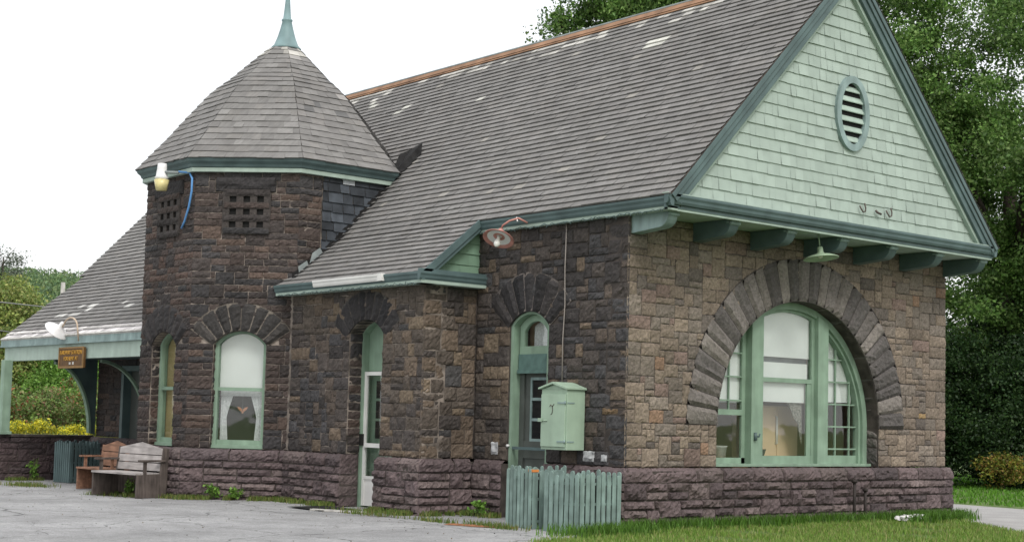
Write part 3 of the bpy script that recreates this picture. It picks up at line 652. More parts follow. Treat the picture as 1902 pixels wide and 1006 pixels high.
mb = MB(); mb.tube([F_gab.p(3.75,2.08,NC-.10),F_gab.p(4.0,2.25,NC-.1),F_gab.p(4.18,2.40,NC-.1)],.007,5); mb.tube([F_gab.p(4.19,2.41,NC-.1),F_gab.p(4.22,2.06,NC-.1)],.006,5); mb.build('shade_cord','iron',gwin)
# room behind the window
mb = MB(); mb.box(WLD,-2.5,-2.4,.5,W-.5,.3,5.0); mb.box(WLD,-4.4,-.5,.48,.52,.3,5.0); mb.box(WLD,-4.4,-.5,W-.52,W-.48,.3,5.0); mb.box(WLD,-4.4,-.5,.5,W-.5,4.9,4.95)
mb.build('partition_wall','interior',station)
mb = MB(); mb.prism(F_gab,[(4.50,2.10),(4.99,2.10),(4.99,1.30),(4.93,1.45),(4.88,1.68),(4.74,1.80),(4.66,1.96)],NC-.14,NC-.13); tag(mb.build('torn_curtain',mat('grey_lace',(.24,.23,.20),.9,n1=(40,.2,1.8),bump=None)),'torn grey lace curtain hanging inside the arched window','curtain')
cb = thing('tall_cupboard','tan double door cupboard standing inside behind the arched window','cupboard',(-1.05,4.75,.3))
mb = MB(); mb.box(WLD,-1.4,-.86,4.12,5.36,.3,2.0); mb.build('body','tan',cb,.01)
mb = MB(); mb.box(WLD,-.859,-.84,4.15,4.73,.4,1.97); mb.build('door','tan',cb,.005)
mb = MB(); mb.box(WLD,-.859,-.84,4.75,5.33,.4,1.97); mb.build('door','tan',cb,.005)
mb = MB(); mb.tube([(-.84,4.70,1.3),(-.81,4.70,1.3),(-.81,4.70,1.8),(-.84,4.70,1.8)],.02,6); mb.build('handle','white',cb)
tbl = thing('window_table','low table top standing inside just behind the window','table',(-.8,4.0,.3))
mb = MB(); mb.box(WLD,-.82,-.50,2.3,6.4,.90,.95); mb.build('tabletop','tan',tbl)
for x_,y_ in ((-.78,2.4),(-.54,2.4),(-.78,6.3),(-.54,6.3)):
    mb = MB(); mb.box(WLD,x_-.03,x_+.03,y_-.03,y_+.03,.3,.9); mb.build('leg','tan',tbl)
lp = thing('laptop','small dark laptop with bright emblem standing open in the window','laptop',(-.75,4.0,.95))
mb = MB(); mb.box(WLD,-.9,-.66,3.76,4.12,.951,.97); mb.build('keyboard_base','door_grey',lp)
mb = MB(); mb.add([(-.66,3.76,.975),(-.66,4.12,.975),(-.60,4.16,1.20),(-.60,3.76,1.20),(-.67,3.76,.975),(-.67,4.12,.975),(-.61,4.16,1.20),(-.61,3.76,1.20)],[(0,1,2,3),(7,6,5,4),(0,4,5,1),(1,5,6,2),(2,6,7,3),(3,7,4,0)]); mb.build('screen','door_grey',lp)
mb = MB(); mb.lathe((-.625,3.93,1.08),[(.0,.0),(.035,.0),(.035,.006),(0,.006)],12,(1,0,-.25)); mb.build('emblem','white',lp)
ct = thing('plastic_tub','white ribbed tub standing inside behind the lower left pane','tub',(-.75,3.0,.95))
mb = MB(); mb.lathe((-.75,3.05,.951),[(0,0),(.12,0),(.14,.26),(.15,.27),(.15,.30),(.13,.30),(.11,.02),(0,.02)],18); mb.build('body','offwhite',ct)

# ------------------------------------------------------------------ doors
# screen door in the bay
uc,hw,zs,rise = DB; nf = -.30
mb = MB(); O = [(uc-hw,ZG)]+arch_pts(uc,hw,zs,rise,16)+[(uc+hw,ZG)]; I = [(uc-hw+.05,ZG)]+arch_pts(uc,hw-.05,zs,rise-.03,16)+[(uc+hw-.05,ZG)]
mb.ring(F_bay,O,I,nf-.25,nf); fa,_,_ = arch_fn(uc,hw-.05,zs,rise-.03); mb.prism(F_bay, apoly(uc-hw+.05,uc+hw-.05,2.47,fa), nf-.2,nf-.14)
dr = mb.build('screen_door','green',station)
a,b = uc-hw+.05,uc+hw-.05
mb = MB(); mb.box(F_bay,a,a+.07,ZG+.03,2.46,nf-.1,nf-.05); mb.box(F_bay,b-.07,b,ZG+.03,2.46,nf-.1,nf-.05)
mb.box(F_bay,a+.07,b-.07,2.39,2.46,nf-.1,nf-.05); mb.box(F_bay,a+.07,b-.07,1.03,1.11,nf-.1,nf-.03); mb.box(F_bay,a+.07,b-.07,.43,.49,nf-.1,nf-.05); mb.box(F_bay,a+.07,b-.07,ZG+.03,.43,nf-.09,nf-.07)
mb.build('screen_frame','white',dr)
mb = MB(); mb.box(F_bay,a+.07,b-.07,.49,2.39,nf-.085,nf-.08); mb.build('pane','glass',dr)
mb = MB(); mb.box(F_bay,a,b,ZG,2.45,nf-.24,nf-.2)
for z0_,z1_ in ((1.15,1.42),): pass
inn = mb.build('inner_door','green',dr)
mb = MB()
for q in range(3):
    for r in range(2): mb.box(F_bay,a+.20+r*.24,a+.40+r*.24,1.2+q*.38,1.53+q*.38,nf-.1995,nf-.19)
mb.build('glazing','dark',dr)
mb = MB(); mb.box(F_bay,a-.02,a+.035,1.06,1.28,nf-.05,nf+.02); mb.build('handle','mat_black',dr)
# facade door with transom
uc,hw,zs,rise = DF; nf = -.04
mb = MB(); O = [(uc-hw,ZG)]+arch_pts(uc,hw,zs,rise,16)+[(uc+hw,ZG)]; I = [(uc-hw+.07,ZG)]+arch_pts(uc,hw-.07,zs,rise-.04,16)+[(uc+hw-.07,ZG)]
mb.ring(F_fac,O,I,nf-.24,nf); fa,_,_ = arch_fn(uc,hw-.1,zs,rise-.05)
O2 = [(uc-hw+.1,2.80)]+arch_pts(uc,hw-.1,zs,rise-.05,16)+[(uc+hw-.1,2.80)]; I2 = [(uc-hw+.22,2.92)]+arch_pts(uc,hw-.22,zs-.1,rise-.06,16)+[(uc+hw-.22,2.92)]
mb.ring(F_fac,O2,I2,nf-.20,nf-.13); mb.box(F_fac,uc-hw+.1,uc+hw-.1,2.78,2.92,nf-.21,nf-.12)
fd = mb.build('front_door','green',station)
mb = MB(); mb.box(F_fac,uc-hw+.1,uc+hw-.1,2.50,2.78,nf-.21,nf-.10); mb.box(F_fac,uc-hw+.1,uc+hw-.1,2.44,2.50,nf-.21,nf-.07); mb.build('transom_panel',mat('teal_paint',(.085,.15,.135),.5,bump=None),fd)
fb,_,_ = arch_fn(uc,hw-.22,zs-.1,rise-.06)
mb = MB(); mb.prism(F_fac,apoly(uc-hw+.22,uc+hw-.22,2.92,fb),nf-.17,nf-.165); mb.build('transom_pane','glass',fd)
mb = MB(); mb.prism(F_fac,apoly(uc-hw+.3,uc+hw-.1,2.92,fb),nf-.30,nf-.29); mb.build('transom_lace','lace',fd)
a,b = uc-hw+.07,uc+hw-.07
mb = MB(); mb.box(F_fac,a,b,ZG+.02,2.44,nf-.25,nf-.21); mb.box(F_fac,a,a+.12,ZG+.02,2.44,nf-.209,nf-.17); mb.box(F_fac,b-.12,b,ZG+.02,2.44,nf-.209,nf-.17); mb.box(F_fac,a+.12,b-.12,.95,1.25,nf-.209,nf-.18); mb.build('door_leaf','door_grey',fd)
mb = MB()
for q in range(3): mb.box(F_fac,a+.32,b-.16,1.30+q*.36,1.60+q*.36,nf-.209,nf-.205)
mb.build('pane',mat('dark_glass',(.01,.012,.014),.1,spec=.6,bump=None,n1=None),fd)
mb = MB()
for q in range(4): mb.box(F_fac,a+.28,b-.12,1.245+q*.36,1.295+q*.36,nf-.209,nf-.19)
mb.box(F_fac,a+.27,a+.31,1.25,2.36,nf-.2085,nf-.189)
mb.build('muntin','blue_green',fd)
mb = MB(); mb.box(F_fac,a-.08,b+.05,1.10,1.15,nf-.06,nf-.02); mb.build('push_bar','dark_green',fd)
mb = MB(); mb.tube([F_fac.p(a-.06,1.16,nf),F_fac.p(a-.06,1.16,nf+.05)],.025,8); mb.build('bolt','lamp_white',fd)
# dim doorway below the canopy
mb = MB(); mb.box(F_fac,-18.74,-18.60,ZG-.1,2.75,-.3,.02); mb.box(F_fac,-17.44,-17.30,ZG-.1,2.75,-.3,.02); mb.box(F_fac,-18.60,-17.44,2.62,2.75,-.3,.02); cd = mb.build('canopy_door','dark_green',station)
mb = MB(); mb.box(F_fac,-18.60,-17.44,ZG-.1,2.62,-.25,-.2); mb.build('door_leaf','door_grey',cd)

# ------------------------------------------------------------------ canopy carpentry
mb = MB(); F_ce = Fr((0,-2.38,0),X,Z,-Y); mb.box(F_ce,-20.9,-12.6,3.19,3.33,-.05,.03); mb.box(F_ce,-20.9,-12.6,3.155,3.19,-.05,.045); ce = mb.build('canopy_gutter','blue_green',station)
mb = MB(); mb.box(F_ce,-20.75,-12.6,2.80,3.155,-.22,-.03); mb.build('canopy_beam','pale_green',station)
mb = MB(); mb.box(WLD,-20.42,-20.18,-2.56,-2.34,.92,2.82); mb.box(WLD,-20.46,-20.14,-2.60,-2.30,.92,1.0); mb.build('canopy_post','green',station,.01)
mb = MB(); mb.box(WLD,-20.7,-12.6,-2.3,-.05,2.92,2.96); mb.build('canopy_ceiling','dark_green',station)
def brace(x):
    arc = [(-1.25+1.1*math.sin(t),.98+1.85*math.cos(t)) for t in np.linspace(0.05,math.pi/2,14)]
    fr = Fr((x,0,0),Y,Z,X); mb = MB(); mb.prism(fr, [(-.03,.95)]+arc[::-1]+[(-1.3,2.95),(-.03,2.95)], -.05,.05); o = mb.build('brace','dark_green',station)
    mb = MB(); mb.ring(fr, arc, [(-1.25+1.04*math.sin(t),.98+1.79*math.cos(t)) for t in np.linspace(0.05,math.pi/2,14)], -.08,.08); mb.build('brace_edge','green',o)
brace(-20.25); 
fr = Fr((-17.0,0,0),Y,Z,X); mb = MB(); arc = [(-1.4+1.35*math.sin(t),.98+1.85*math.cos(t)) for t in np.linspace(0.02,math.pi/2,14)]
mb.ring(fr, arc, [(-1.4+1.29*math.sin(t),.98+1.78*math.cos(t)) for t in np.linspace(0.02,math.pi/2,14)], -.06,.06); mb.build('brace','green',station)
# low porch wall
F_lw = Fr((-20.30,0,0),Y,Z,X); lw = thing('porch_wall','low dark stone wall closing the end of the porch','wall',(-20.4,-1.3,-.25))
mb = MB(); stones(mb, F_lw, partition(-2.7,.0,-.4,.86,.11,.15,SZ_T), [(3,.06,.043,.045),(2,.05,.038,.04),(1,.075,.055,.055)], bulge=.03); mb.build('stonework','stone',lw)
mb = MB(); mb.box(F_lw,-2.7,-.02,-.4,.86,-.3,-.01); mb.box(F_lw,-2.75,-.02,.862,.92,-.34,.04); mb.build('coping','mortar',lw)

# ------------------------------------------------------------------ lamps and fittings
def shade_lathe(mb, top, axis, r, h): mb.lathe(top, [(.0,0),(.045,.0),(.05,.03),(.055,.10),(.09,.14),(r*.6,h*.75),(r,h),(r*1.02,h+.015),(r*.97,h+.012),(r*.6,h*.78+.01),(.05,.15)], 24, axis)
g = 'barn lamps on the station'
lr = thing('gooseneck_lamp','faded red gooseneck lamp under the eave above the front door','lamp',(-2.7,-.15,5.05),g)
ax_ = np.array((.20,-.44,-.85)); ax_ /= np.linalg.norm(ax_); tp = np.array((-2.70,-.50,4.93))
mb = MB(); mb.tube([(-2.35,-.20,5.05),(-2.40,-.36,5.12),(-2.50,-.48,5.07),(-2.66,-.50,5.0),tp],.017,7); mb.build('arm','lamp_red',lr)
mb = MB(); shade_lathe(mb,tp,ax_,.275,.19); mb.build('lamp_shade','lamp_red',lr)
mb = MB(); mb.lathe(tp,[(.255,.186),(.17,.17),(.05,.14),(0,.14)],20,ax_); mb.build('reflector','lamp_white',lr)
mb = MB(); mb.lathe(tp,[(.03,.16),(.035,.22),(.06,.28),(.06,.32),(.03,.36),(0,.37)],12,ax_); mb.build('bulb','bulb',lr)
mb = MB(); mb.tube([(-2.62,-.22,5.17),(-2.5,-.3,5.08)],.012,6); mb.build('stay','lamp_white',lr)
lg = thing('pendant_lamp','pale green pendant lamp under the gable cornice above the arched window','lamp',(.7,4.02,5.0),g)
mb = MB(); mb.tube([(.7,3.97,5.02),(.7,4.01,4.80)],.012,6); mb.build('stem','lamp_green',lg)
mb = MB(); shade_lathe(mb,(.7,4.01,4.80),(.12,.02,-1),.31,.20); mb.build('lamp_shade','lamp_green',lg)
mb = MB(); mb.lathe((.7,4.01,4.80),[(.03,.12),(.045,.16),(.045,.19),(0,.21)],12,(0,.06,-1)); mb.build('bulb','bulb',lg)
lc = thing('gooseneck_lamp','white gooseneck lamp bent over the porch canopy edge','lamp',(-15.9,-2.5,3.2),g)
mb = MB(); mb.tube([(-15.9,-2.45,3.2)]+[(-16.30+.42*math.cos(t),-2.5,3.5+.26*math.sin(t)) for t in np.linspace(0,2.7,10)]+[(-16.78,-2.5,3.55)],.02,7); mb.build('arm',mat('tan_pipe',(.5,.4,.3),.6,bump=None),lc)
a2 = np.array((-.6,-.25,-.7)); mb = MB(); shade_lathe(mb,(-16.74,-2.5,3.66),a2,.31,.26); mb.build('lamp_shade','lamp_white',lc)
mb = MB(); mb.lathe((-16.74,-2.5,3.66),[(.05,.2),(.07,.24),(.07,.33),(0,.37)],12,a2); mb.build('bulb','bulb',lc)
fl = thing('flood_light','white security light with yellow lens on the tower eave','light',(CX+.32,CY-AP-.35,6.4))
px_,py_ = CX+.42,CY-AP-.42
mb = MB(); mb.lathe((px_,py_,6.36),[(0,0),(.12,0),(.145,.05),(.12,.08),(.10,.24),(.09,.34),(0,.34)],16); mb.build('housing','lamp_white',fl)
mb = MB(); mb.lathe((px_,py_,6.14),[(0,0),(.11,0),(.155,.22),(.0,.22)],16); mb.build('lens','glassy',fl)
mb = MB(); mb.tube([(px_+.05,py_,6.52),(px_+.35,py_+.2,6.50)],.03,8); mb.build('arm','lead',fl)
mb = MB(); mb.tube([(px_+.34,py_+.2,6.52),(px_+.52,py_+.36,6.50),(px_+.66,py_+.35,6.36),(px_+.66,py_+.35,6.1),(px_+.55,py_+.36,5.8),(px_+.36,py_+.37,5.5),(px_+.22,py_+.38,5.38)],.022,7)
tag(mb.build('blue_cable','cable_blue'),'blue cable looping down the dark tower wall from the security light','cable')
# cabinet
bx = thing('utility_cabinet','pale green wooden cabinet with little gabled roof hung on the front wall','cabinet',(-1.28,-.21,1.14))
mb = MB(); mb.box(WLD,-1.60,-.96,-.42,-.02,1.14,2.14); mb.prism(Fr((-1.28,-.42,0),X,Z,-Y),[(-.32,2.14),(.32,2.14),(0,2.225)],-.40,0); mb.build('body','box_green',bx,.006)
mb = MB(); mb.box(WLD,-1.585,-.985,-.445,-.421,1.19,2.06); door = mb.build('door','box_green',bx,.005)
mb = MB(); mb.tube([(-1.56,-.455,1.62),(-1.42,-.455,1.62)],.010,6); mb.box(WLD,-1.63,-1.54,-.475,-.446,1.60,1.66); mb.build('latch','box_green',door)
mb = MB()
for z in (1.28,1.92): mb.box(WLD,-1.16,-.98,-.458,-.4455,z-.012,z+.012); mb.tube([(-.972,-.452,z-.03),(-.972,-.452,z+.03)],.014,6)
mb.build('hinge','blue_green',door)
mb = MB()
for z in (1.28,1.92): mb.box(WLD,-.9595,-.95,-.41,-.26,z-.01,z+.01)
mb.build('hinge_strap','blue_green',bx)
mb = MB(); mb.tube([(-1.36,-.448,1.86),(-1.335,-.448,1.885),(-1.31,-.448,1.865),(-1.285,-.448,1.865),(-1.265,-.448,1.885),(-1.255,-.448,1.90)],.007,5); mb.tube([(-1.295,-.448,1.865),(-1.285,-.448,1.80),(-1.30,-.448,1.74),(-1.33,-.448,1.725)],.007,5); mb.build('painted_mark','wood_dark',door)
for sg in (-1,1):
    q = [(0,2.235),(sg*.355,2.142),(sg*.355,2.17),(0,2.268)]
    mb = MB(); mb.prism(Fr((-1.28,-.0,0),X,Z,-Y),q,.0,.475); mb.build('roof_board','box_green',bx)
mb = MB(); mb.tube([(-1.50,-.035,4.98),(-1.515,-.04,4.2),(-1.50,-.035,3.6),(-1.53,-.04,3.0),(-1.53,-.035,2.23)],.010,6); tag(mb.build('conduit','cable_grey'),'thin grey conduit running down the front wall to the cabinet','conduit')
# hooks on the gable
for y in (4.96,5.74):
    mb = MB(); mb.tube([F_gab.p(y-.14,5.60,.945),F_gab.p(y-.13,5.55,.965),F_gab.p(y-.07,5.49,.97),F_gab.p(y-.01,5.51,.97),F_gab.p(y,5.57,.97),F_gab.p(y,5.66,.945)],.014,6)
    hk = tag(mb.build('wall_hook','wood_dark'),'%s of two curved iron hooks low on the shingled gable'%('left one' if y < 5.2 else 'right one'),'hook','iron hooks on the gable')
mb = MB(); mb.tube([F_gab.p(5.29,5.57,.94),F_gab.p(5.31,5.53,.965),F_gab.p(5.42,5.51,.965)],.022,6); tag(mb.build('iron_bracket','wood_dark'),'small bent iron bracket between the two gable hooks','bracket')
# vent pipes
for y,z1,lab in ((5.58,.66,'taller of two dark vent pipes against the purple stone base'),(5.90,.50,'shorter of two dark vent pipes against the purple stone base')):
    mb = MB(); mb.tube([(.30,y,-.2),(.30,y,z1)],.028,8); mb.lathe((.30,y,z1-.04),[(.03,0),(.05,.0),(.06,.05),(0,.06)],10); tag(mb.build('vent_pipe','iron'),lab,'pipe','vent pipes by the base')
# unlit string lights under the eaves
def fringe(p0,p1,lab):
    mb = MB(); n = int(math.dist(p0,p1)/.05); p0,p1 = np.array(p0),np.array(p1); pts = [p0+(p1-p0)*k/n+np.array((0,rng.normal(0,.008),rng.normal(0,.012))) for k in range(n+1)]
    mb.tube(pts,.007,4)
    for p in pts[::1]:
        if rng.random() < .75: mb.tube([p,p+np.array((rng.normal(0,.02),rng.normal(0,.01),-rng.uniform(.01,.035)))],[.006,.008],4)
    tag(mb.build('string_lights','dark_green'),lab,'string lights','unlit string lights under the eaves')
fringe((-3.8,-.16,4.985),(.95,-.16,4.985),'unlit dark string lights hanging under the front eave above the front door')
fringe((-8.5,-1.50,3.985),(-3.8,-1.50,3.985),'unlit dark string lights hanging under the bay eave above the screen door')
# sign
sg_ = thing('notice_sign','small brown wooden notice sign with gold letters on the canopy beam','sign',(-16.3,-2.45,2.6)); F_s = Fr((-16.30,-2.45,0),X,Z,-Y)
mb = MB(); mb.box(F_s,-.70,.70,2.58,3.06,-.06,-.0); mb.build('board','sign_brown',sg_)
mb = MB(); mb.ring(F_s,[(-.71,2.57),(.71,2.57),(.71,3.07),(-.71,3.07)],[(-.66,2.62),(.66,2.62),(.66,3.03),(-.66,3.03)],-.01,.012,True); mb.build('frame',mat('sign_edge',(.22,.13,.05),.7,bump=None),sg_)
def text(body, size, loc, rot, m, parent):
    cu = bpy.data.curves.new('lettering','FONT'); cu.body = body; cu.size = size; cu.align_x = 'CENTER'; cu.extrude = .004
    t = bpy.data.objects.new('tmp',cu); COL.objects.link(t); bpy.context.view_layer.update()
    me = bpy.data.meshes.new_from_object(t.evaluated_get(bpy.context.evaluated_depsgraph_get())); bpy.data.objects.remove(t)
    Mx = Matrix.Translation(Vector(loc)-Vector(parent['_o'])) @ rot.to_4x4(); me.transform(Mx); me.materials.clear(); me.materials.append(M[m])
    o = bpy.data.objects.new('lettering',me); COL.objects.link(o); o.parent = parent; return o
rot = Matrix(((1,0,0),(0,0,-1),(0,1,0)))
text('RAILWAY STATION',.145,(-16.30,-2.456,2.895),rot,'sign_gold',sg_); text('FOR RENT AT',.13,(-16.30,-2.456,2.755),rot,'sign_gold',sg_)
mb = MB(); mb.box(F_s,-.09,-.0,2.655,2.71,.0,.006); mb.box(F_s,.1,.18,2.655,2.72,.0,.006); mb.build('small_mark','offwhite',sg_)

# ------------------------------------------------------------------ picket bins
def picket_bin(label, loc, rz, wx, wy, h, m, nx, ny, rim=None):
    t = thing('picket_bin',label,'bin',(0,0,0),'slatted picket bins round the station')
    for side,(n,L,fx) in enumerate(((nx,wx,lambda u: (u,-wy/2)),(nx,wx,lambda u: (u,wy/2)),(ny,wy,lambda u: (-wx/2,u)),(ny,wy,lambda u: (wx/2,u)))):
        mb = MB()
        for i in range(n):
            u = -L/2+(i+.5)*L/n; x,y = fx(u); hh = h+(.05 if (i+side)%2 else 0)+rng.uniform(-.02,.02); w = L/n*.36
            lean = rng.uniform(-.012,.012)
            top = [(-w,0),(w,0)]+[(w*math.cos(a)+lean,hh-w+w*math.sin(a)) for a in np.linspace(0,math.pi,7)]
            fr = Fr((x,y,0),X,Z,-Y) if side < 2 else Fr((x,y,0),Y,Z,X)
            mb.prism(fr, top, -.011,.011)
        mb.build('picket_panel',m,t,.003)
    mb = MB()
    for z in (.12,h*.5,h-.14):
        for fr,L,d in ((Fr((0,-wy/2+.02,0),X,Z,-Y),wx,0),(Fr((0,wy/2-.02,0),X,Z,Y),wx,0),(Fr((-wx/2+.02,0,0),Y,Z,-X),wy,0),(Fr((wx/2-.02,0,0),Y,Z,X),wy,0)): mb.box(fr,-L/2+.03,L/2-.03,z-.02,z+.02,-.02,.006)
    mb.build('hoop',m,t)
    mb = MB(); mb.lathe((0,0,.02),[(0,0),(min(wx,wy)*.36,0),(min(wx,wy)*.38,h-.1),(min(wx,wy)*.36,h-.1),(min(wx,wy)*.34,.05),(0,.05)],20); mb.build('liner','mat_black',t)
    if rim:
        mb = MB(); mb.box(Fr((wx/2-.05,-wy/2+.06,0),X,Z,-Y),-.07,.07,h-.04,h+.0,-.06,.06); mb.build('lid_piece','orange',t)
    t.location = loc; t.rotation_euler = (0,0,rz); return t
picket_bin('green picket bin with an orange lid piece, beside the front door',(-1.0,-1.02,ZG),R(0),.64,.72,.94,'picket',7,5,True)
picket_bin('wide green picket bin standing below the wall cabinet at the grass edge',(.02,-.93,ZG),R(2),.80,.92,.90,'picket',7,8)
picket_bin('dark green picket bin against the low porch wall, behind the benches',(-18.9,-1.05,-.24),R(8),.75,.85,1.0,'dark_green',8,8)
# ------------------------------------------------------------------ benches
def bench(label, loc, rz, L, mslat, mside):
    t = thing('bench',label,'bench',(0,0,0),'wooden benches beside the tower')
    for sgn in (-1,1):
        x = sgn*L/2; mb = MB(); fr = Fr((x,0,0),Y,Z,X)
        mb.prism(fr,[(-.36,0),(.36,0),(.40,.98),(.27,1.0),(.20,.48),(-.36,.46)],-.025,.025); mb.build('side_panel',mside,t,.004)
        mb = MB(); mb.box(Fr((x,0,0),Y,Z,X),-.30,.30,.72,.76,-.06,.06); mb.box(Fr((x,0,0),Y,Z,X),-.20,-.13,.46,.72,-.02,.02); mb.build('armrest',mside,t,.004)
    for k,(z0,z1) in enumerate(((.53,.68),(.695,.84),(.855,.98))):
        mb = MB(); nn = lambda z: .215+(z-.48)*.13
        top = [(-L/2+.03,z0),(L/2-.03,z0),(L/2-.03,z1),(0,z1+(.12 if k == 2 else 0)),(-L/2+.03,z1)]
        up = np.array((0,.13,1)); up /= np.linalg.norm(up)
        mb.prism(Fr((0,.215-.48*.13,0),X,(0,.13,1),np.array((0,-1,.13))), top, -.012,.014); mb.build('back_slat',mslat,t,.003)
    mb = MB()
    for k in range(4): mb.box(WLD,-L/2+.0,L/2-.0,-.40+k*.15,-.26+k*.15,.46,.50)
    mb.build('seat',mslat,t,.004)
    mb = MB(); mb.box(WLD,-L/2+.03,L/2-.03,.24,.27,.05,.46); mb.build('rear_panel',mside,t)
    t.location = loc; t.rotation_euler = (0,0,rz); return t
bench('weathered grey wooden bench with pitched backrest by the tower wall',(-11.06,-3.32,-.13),R(10),1.50,'wood_grey','wood_dark')
bench('reddish wooden bench partly hidden behind the grey bench',(-14.25,-2.40,-.18),R(6),1.15,'wood_red','wood_red')
# ------------------------------------------------------------------ small things on the ground
def gz(x): return ZG-.15*min(1,max(0,(-8-x)/10)) if x > -30 else ZG-.15
dm = thing('door_mat','black rubber doormat lying before the screen door','mat',(-5.9,-2.0,ZG))
mb = MB(); mb.add([(x,y,ZG+.022+.03*math.exp(-((x+5.9)**2+(y+1.9)**2)*14)) for y in np.linspace(-2.35,-1.5,8) for x in np.linspace(-6.5,-5.35,10)],[(r*10+c,r*10+c+1,(r+1)*10+c+1,(r+1)*10+c) for r in range(7) for c in range(9)]); mb.build('rubber_sheet','mat_black',dm)
mb = MB(); mb.box(Fr((-5.15,-2.1,ZG+.006),(.9,.43,0),(-.43,.9,0),Z),-.55,.55,-.06,.06,0,.03); tag(mb.build('loose_board','offwhite'),'pale loose board lying beside the doormat','board')
mb = MB()
for _ in range(12):
    a = rng.uniform(-.28,.28); mb.lathe((.66+rng.uniform(-.06,.08),6.85+1.3*a,-.06+rng.uniform(0,.05)),[(0,0),(rng.uniform(.04,.10),.015),(rng.uniform(.03,.09),.05),(0,.07)],7,(rng.uniform(-.6,.6),rng.uniform(-.6,.6),1),False)
tag(mb.build('crumpled_rag','rag'),'crumpled white rag lying in the grass at the wall foot','rag')
mb = MB(); V = []
for k in range(13):
    t = k/12; V += [(-1.9+1.1*t,-2.15+.55*t+.04*math.sin(9*t)-.05,ZG+.008),(-1.9+1.1*t,-2.15+.55*t+.04*math.sin(9*t)+.05+.06*rng.random(),ZG+.03)]
mb.add(V,[(2*k,2*k+2,2*k+3,2*k+1) for k in range(12)]); tag(mb.build('rusty_debris','rust_dirt'),'strip of rusty debris on the asphalt before the picket bins','debris')

# ------------------------------------------------------------------ ground
def groundmat(name, cols, sc):
    m = bpy.data.materials.new(name); m.use_nodes = True; nt = m.node_tree; N = nt.nodes; L = nt.links; b = N['Principled BSDF']; b.inputs['Roughness'].default_value = .95
    tc = N.new('ShaderNodeTexCoord'); no = N.new('ShaderNodeTexNoise'); no.inputs['Scale'].default_value = sc; no.inputs['Detail'].default_value = 8; no.inputs['Roughness'].default_value = .7
    cr = N.new('ShaderNodeValToRGB'); cr.color_ramp.elements[0].position = .3; cr.color_ramp.elements[0].color = (*cols[0],1); cr.color_ramp.elements[1].position = .7; cr.color_ramp.elements[1].color = (*cols[1],1)
    L.new(tc.outputs['Object'],no.inputs[0]); L.new(no.outputs[0],cr.inputs[0]); L.new(cr.outputs[0],b.inputs['Base Color']); return m
M['soil'] = groundmat('grassy_soil',((.05,.085,.018),(.11,.17,.035)),1.2)
def asphaltmat():
    m = bpy.data.materials.new('old_asphalt'); m.use_nodes = True; nt = m.node_tree; N = nt.nodes; L = nt.links; b = N['Principled BSDF']; b.inputs['Roughness'].default_value = .9; b.inputs['Specular IOR Level'].default_value = .2
    tc = N.new('ShaderNodeTexCoord')
    def noise(sc,det=6,ro=.6): n = N.new('ShaderNodeTexNoise'); n.inputs['Scale'].default_value = sc; n.inputs['Detail'].default_value = det; n.inputs['Roughness'].default_value = ro; L.new(tc.outputs['Object'],n.inputs[0]); return n.outputs['Fac']
    def ramp(fac,a,b_,c0,c1): r = N.new('ShaderNodeMapRange'); r.inputs[1].default_value = a; r.inputs[2].default_value = b_; r.inputs[3].default_value = c0; r.inputs[4].default_value = c1; L.new(fac,r.inputs[0]); return r.outputs[0]
    def mth(op,a,b_): n = N.new('ShaderNodeMath'); n.operation = op; L.new(a,n.inputs[0]); L.new(b_,n.inputs[1]); return n.outputs[0]
    base = mth('MULTIPLY', ramp(noise(.30,5),.35,.65,.74,1.14), ramp(noise(38,4,.85),.3,.7,.62,1.34))
    base = mth('MULTIPLY', base, ramp(noise(2.2,6),.3,.7,.86,1.12))
    wn = N.new('ShaderNodeTexNoise'); wn.inputs['Scale'].default_value = .9; wn.inputs['Detail'].default_value = 6; L.new(tc.outputs['Object'],wn.inputs[0])
    mx = N.new('ShaderNodeVectorMath'); mx.operation = 'MULTIPLY_ADD'; mx.inputs[1].default_value = (1.6,1.6,0); L.new(wn.outputs['Color'],mx.inputs[0]); L.new(tc.outputs['Object'],mx.inputs[2])
    cracks = None
    for sc,wd in ((.30,.009),(.85,.010)):
        vo = N.new('ShaderNodeTexVoronoi'); vo.feature = 'DISTANCE_TO_EDGE'; vo.inputs['Scale'].default_value = sc; L.new(mx.outputs[0],vo.inputs['Vector'])
        c = ramp(vo.outputs['Distance'],wd*.2,wd,.42,1.0)
        if sc > .5:
            fade = ramp(noise(.28,2),.45,.6,0,1); inv = mth('MULTIPLY',ramp(c,0,1,1,0),fade); c = ramp(inv,0,1,1,0)
        cracks = c if cracks is None else mth('MINIMUM',cracks,c)
    base = mth('MULTIPLY', base, ramp(noise(9,6,.75),.3,.7,.80,1.18)); base = mth('MULTIPLY',base,cracks)
    cb = N.new('ShaderNodeVectorMath'); cb.operation = 'SCALE'; cb.inputs[0].default_value = (.322,.325,.328); L.new(base,cb.inputs['Scale']); L.new(cb.outputs[0],b.inputs['Base Color'])
    bp = N.new('ShaderNodeBump'); bp.inputs['Strength'].default_value = .5; bp.inputs['Distance'].default_value = .02; L.new(base,bp.inputs['Height']); L.new(bp.outputs[0],b.inputs['Normal']); return m
M['asphalt'] = asphaltmat()
M['path'] = mat('gravel_path', (.34,.335,.33), .95, n1=(1.2,.85,1.12), n2=(40,.75,1.2), bump=(50,.4,.02))
xb = [-900,-300,-120,-60,-30,-18,-8,0,20,60,300]; yb = [-300,-60,-20,0,30,60,120,300,900]
mb = MB(); mb.add([(x,y,gz(x)-.004) for y in yb for x in xb],[(r*len(xb)+c,r*len(xb)+c+1,(r+1)*len(xb)+c+1,(r+1)*len(xb)+c) for r in range(len(yb)-1) for c in range(len(xb)-1)])
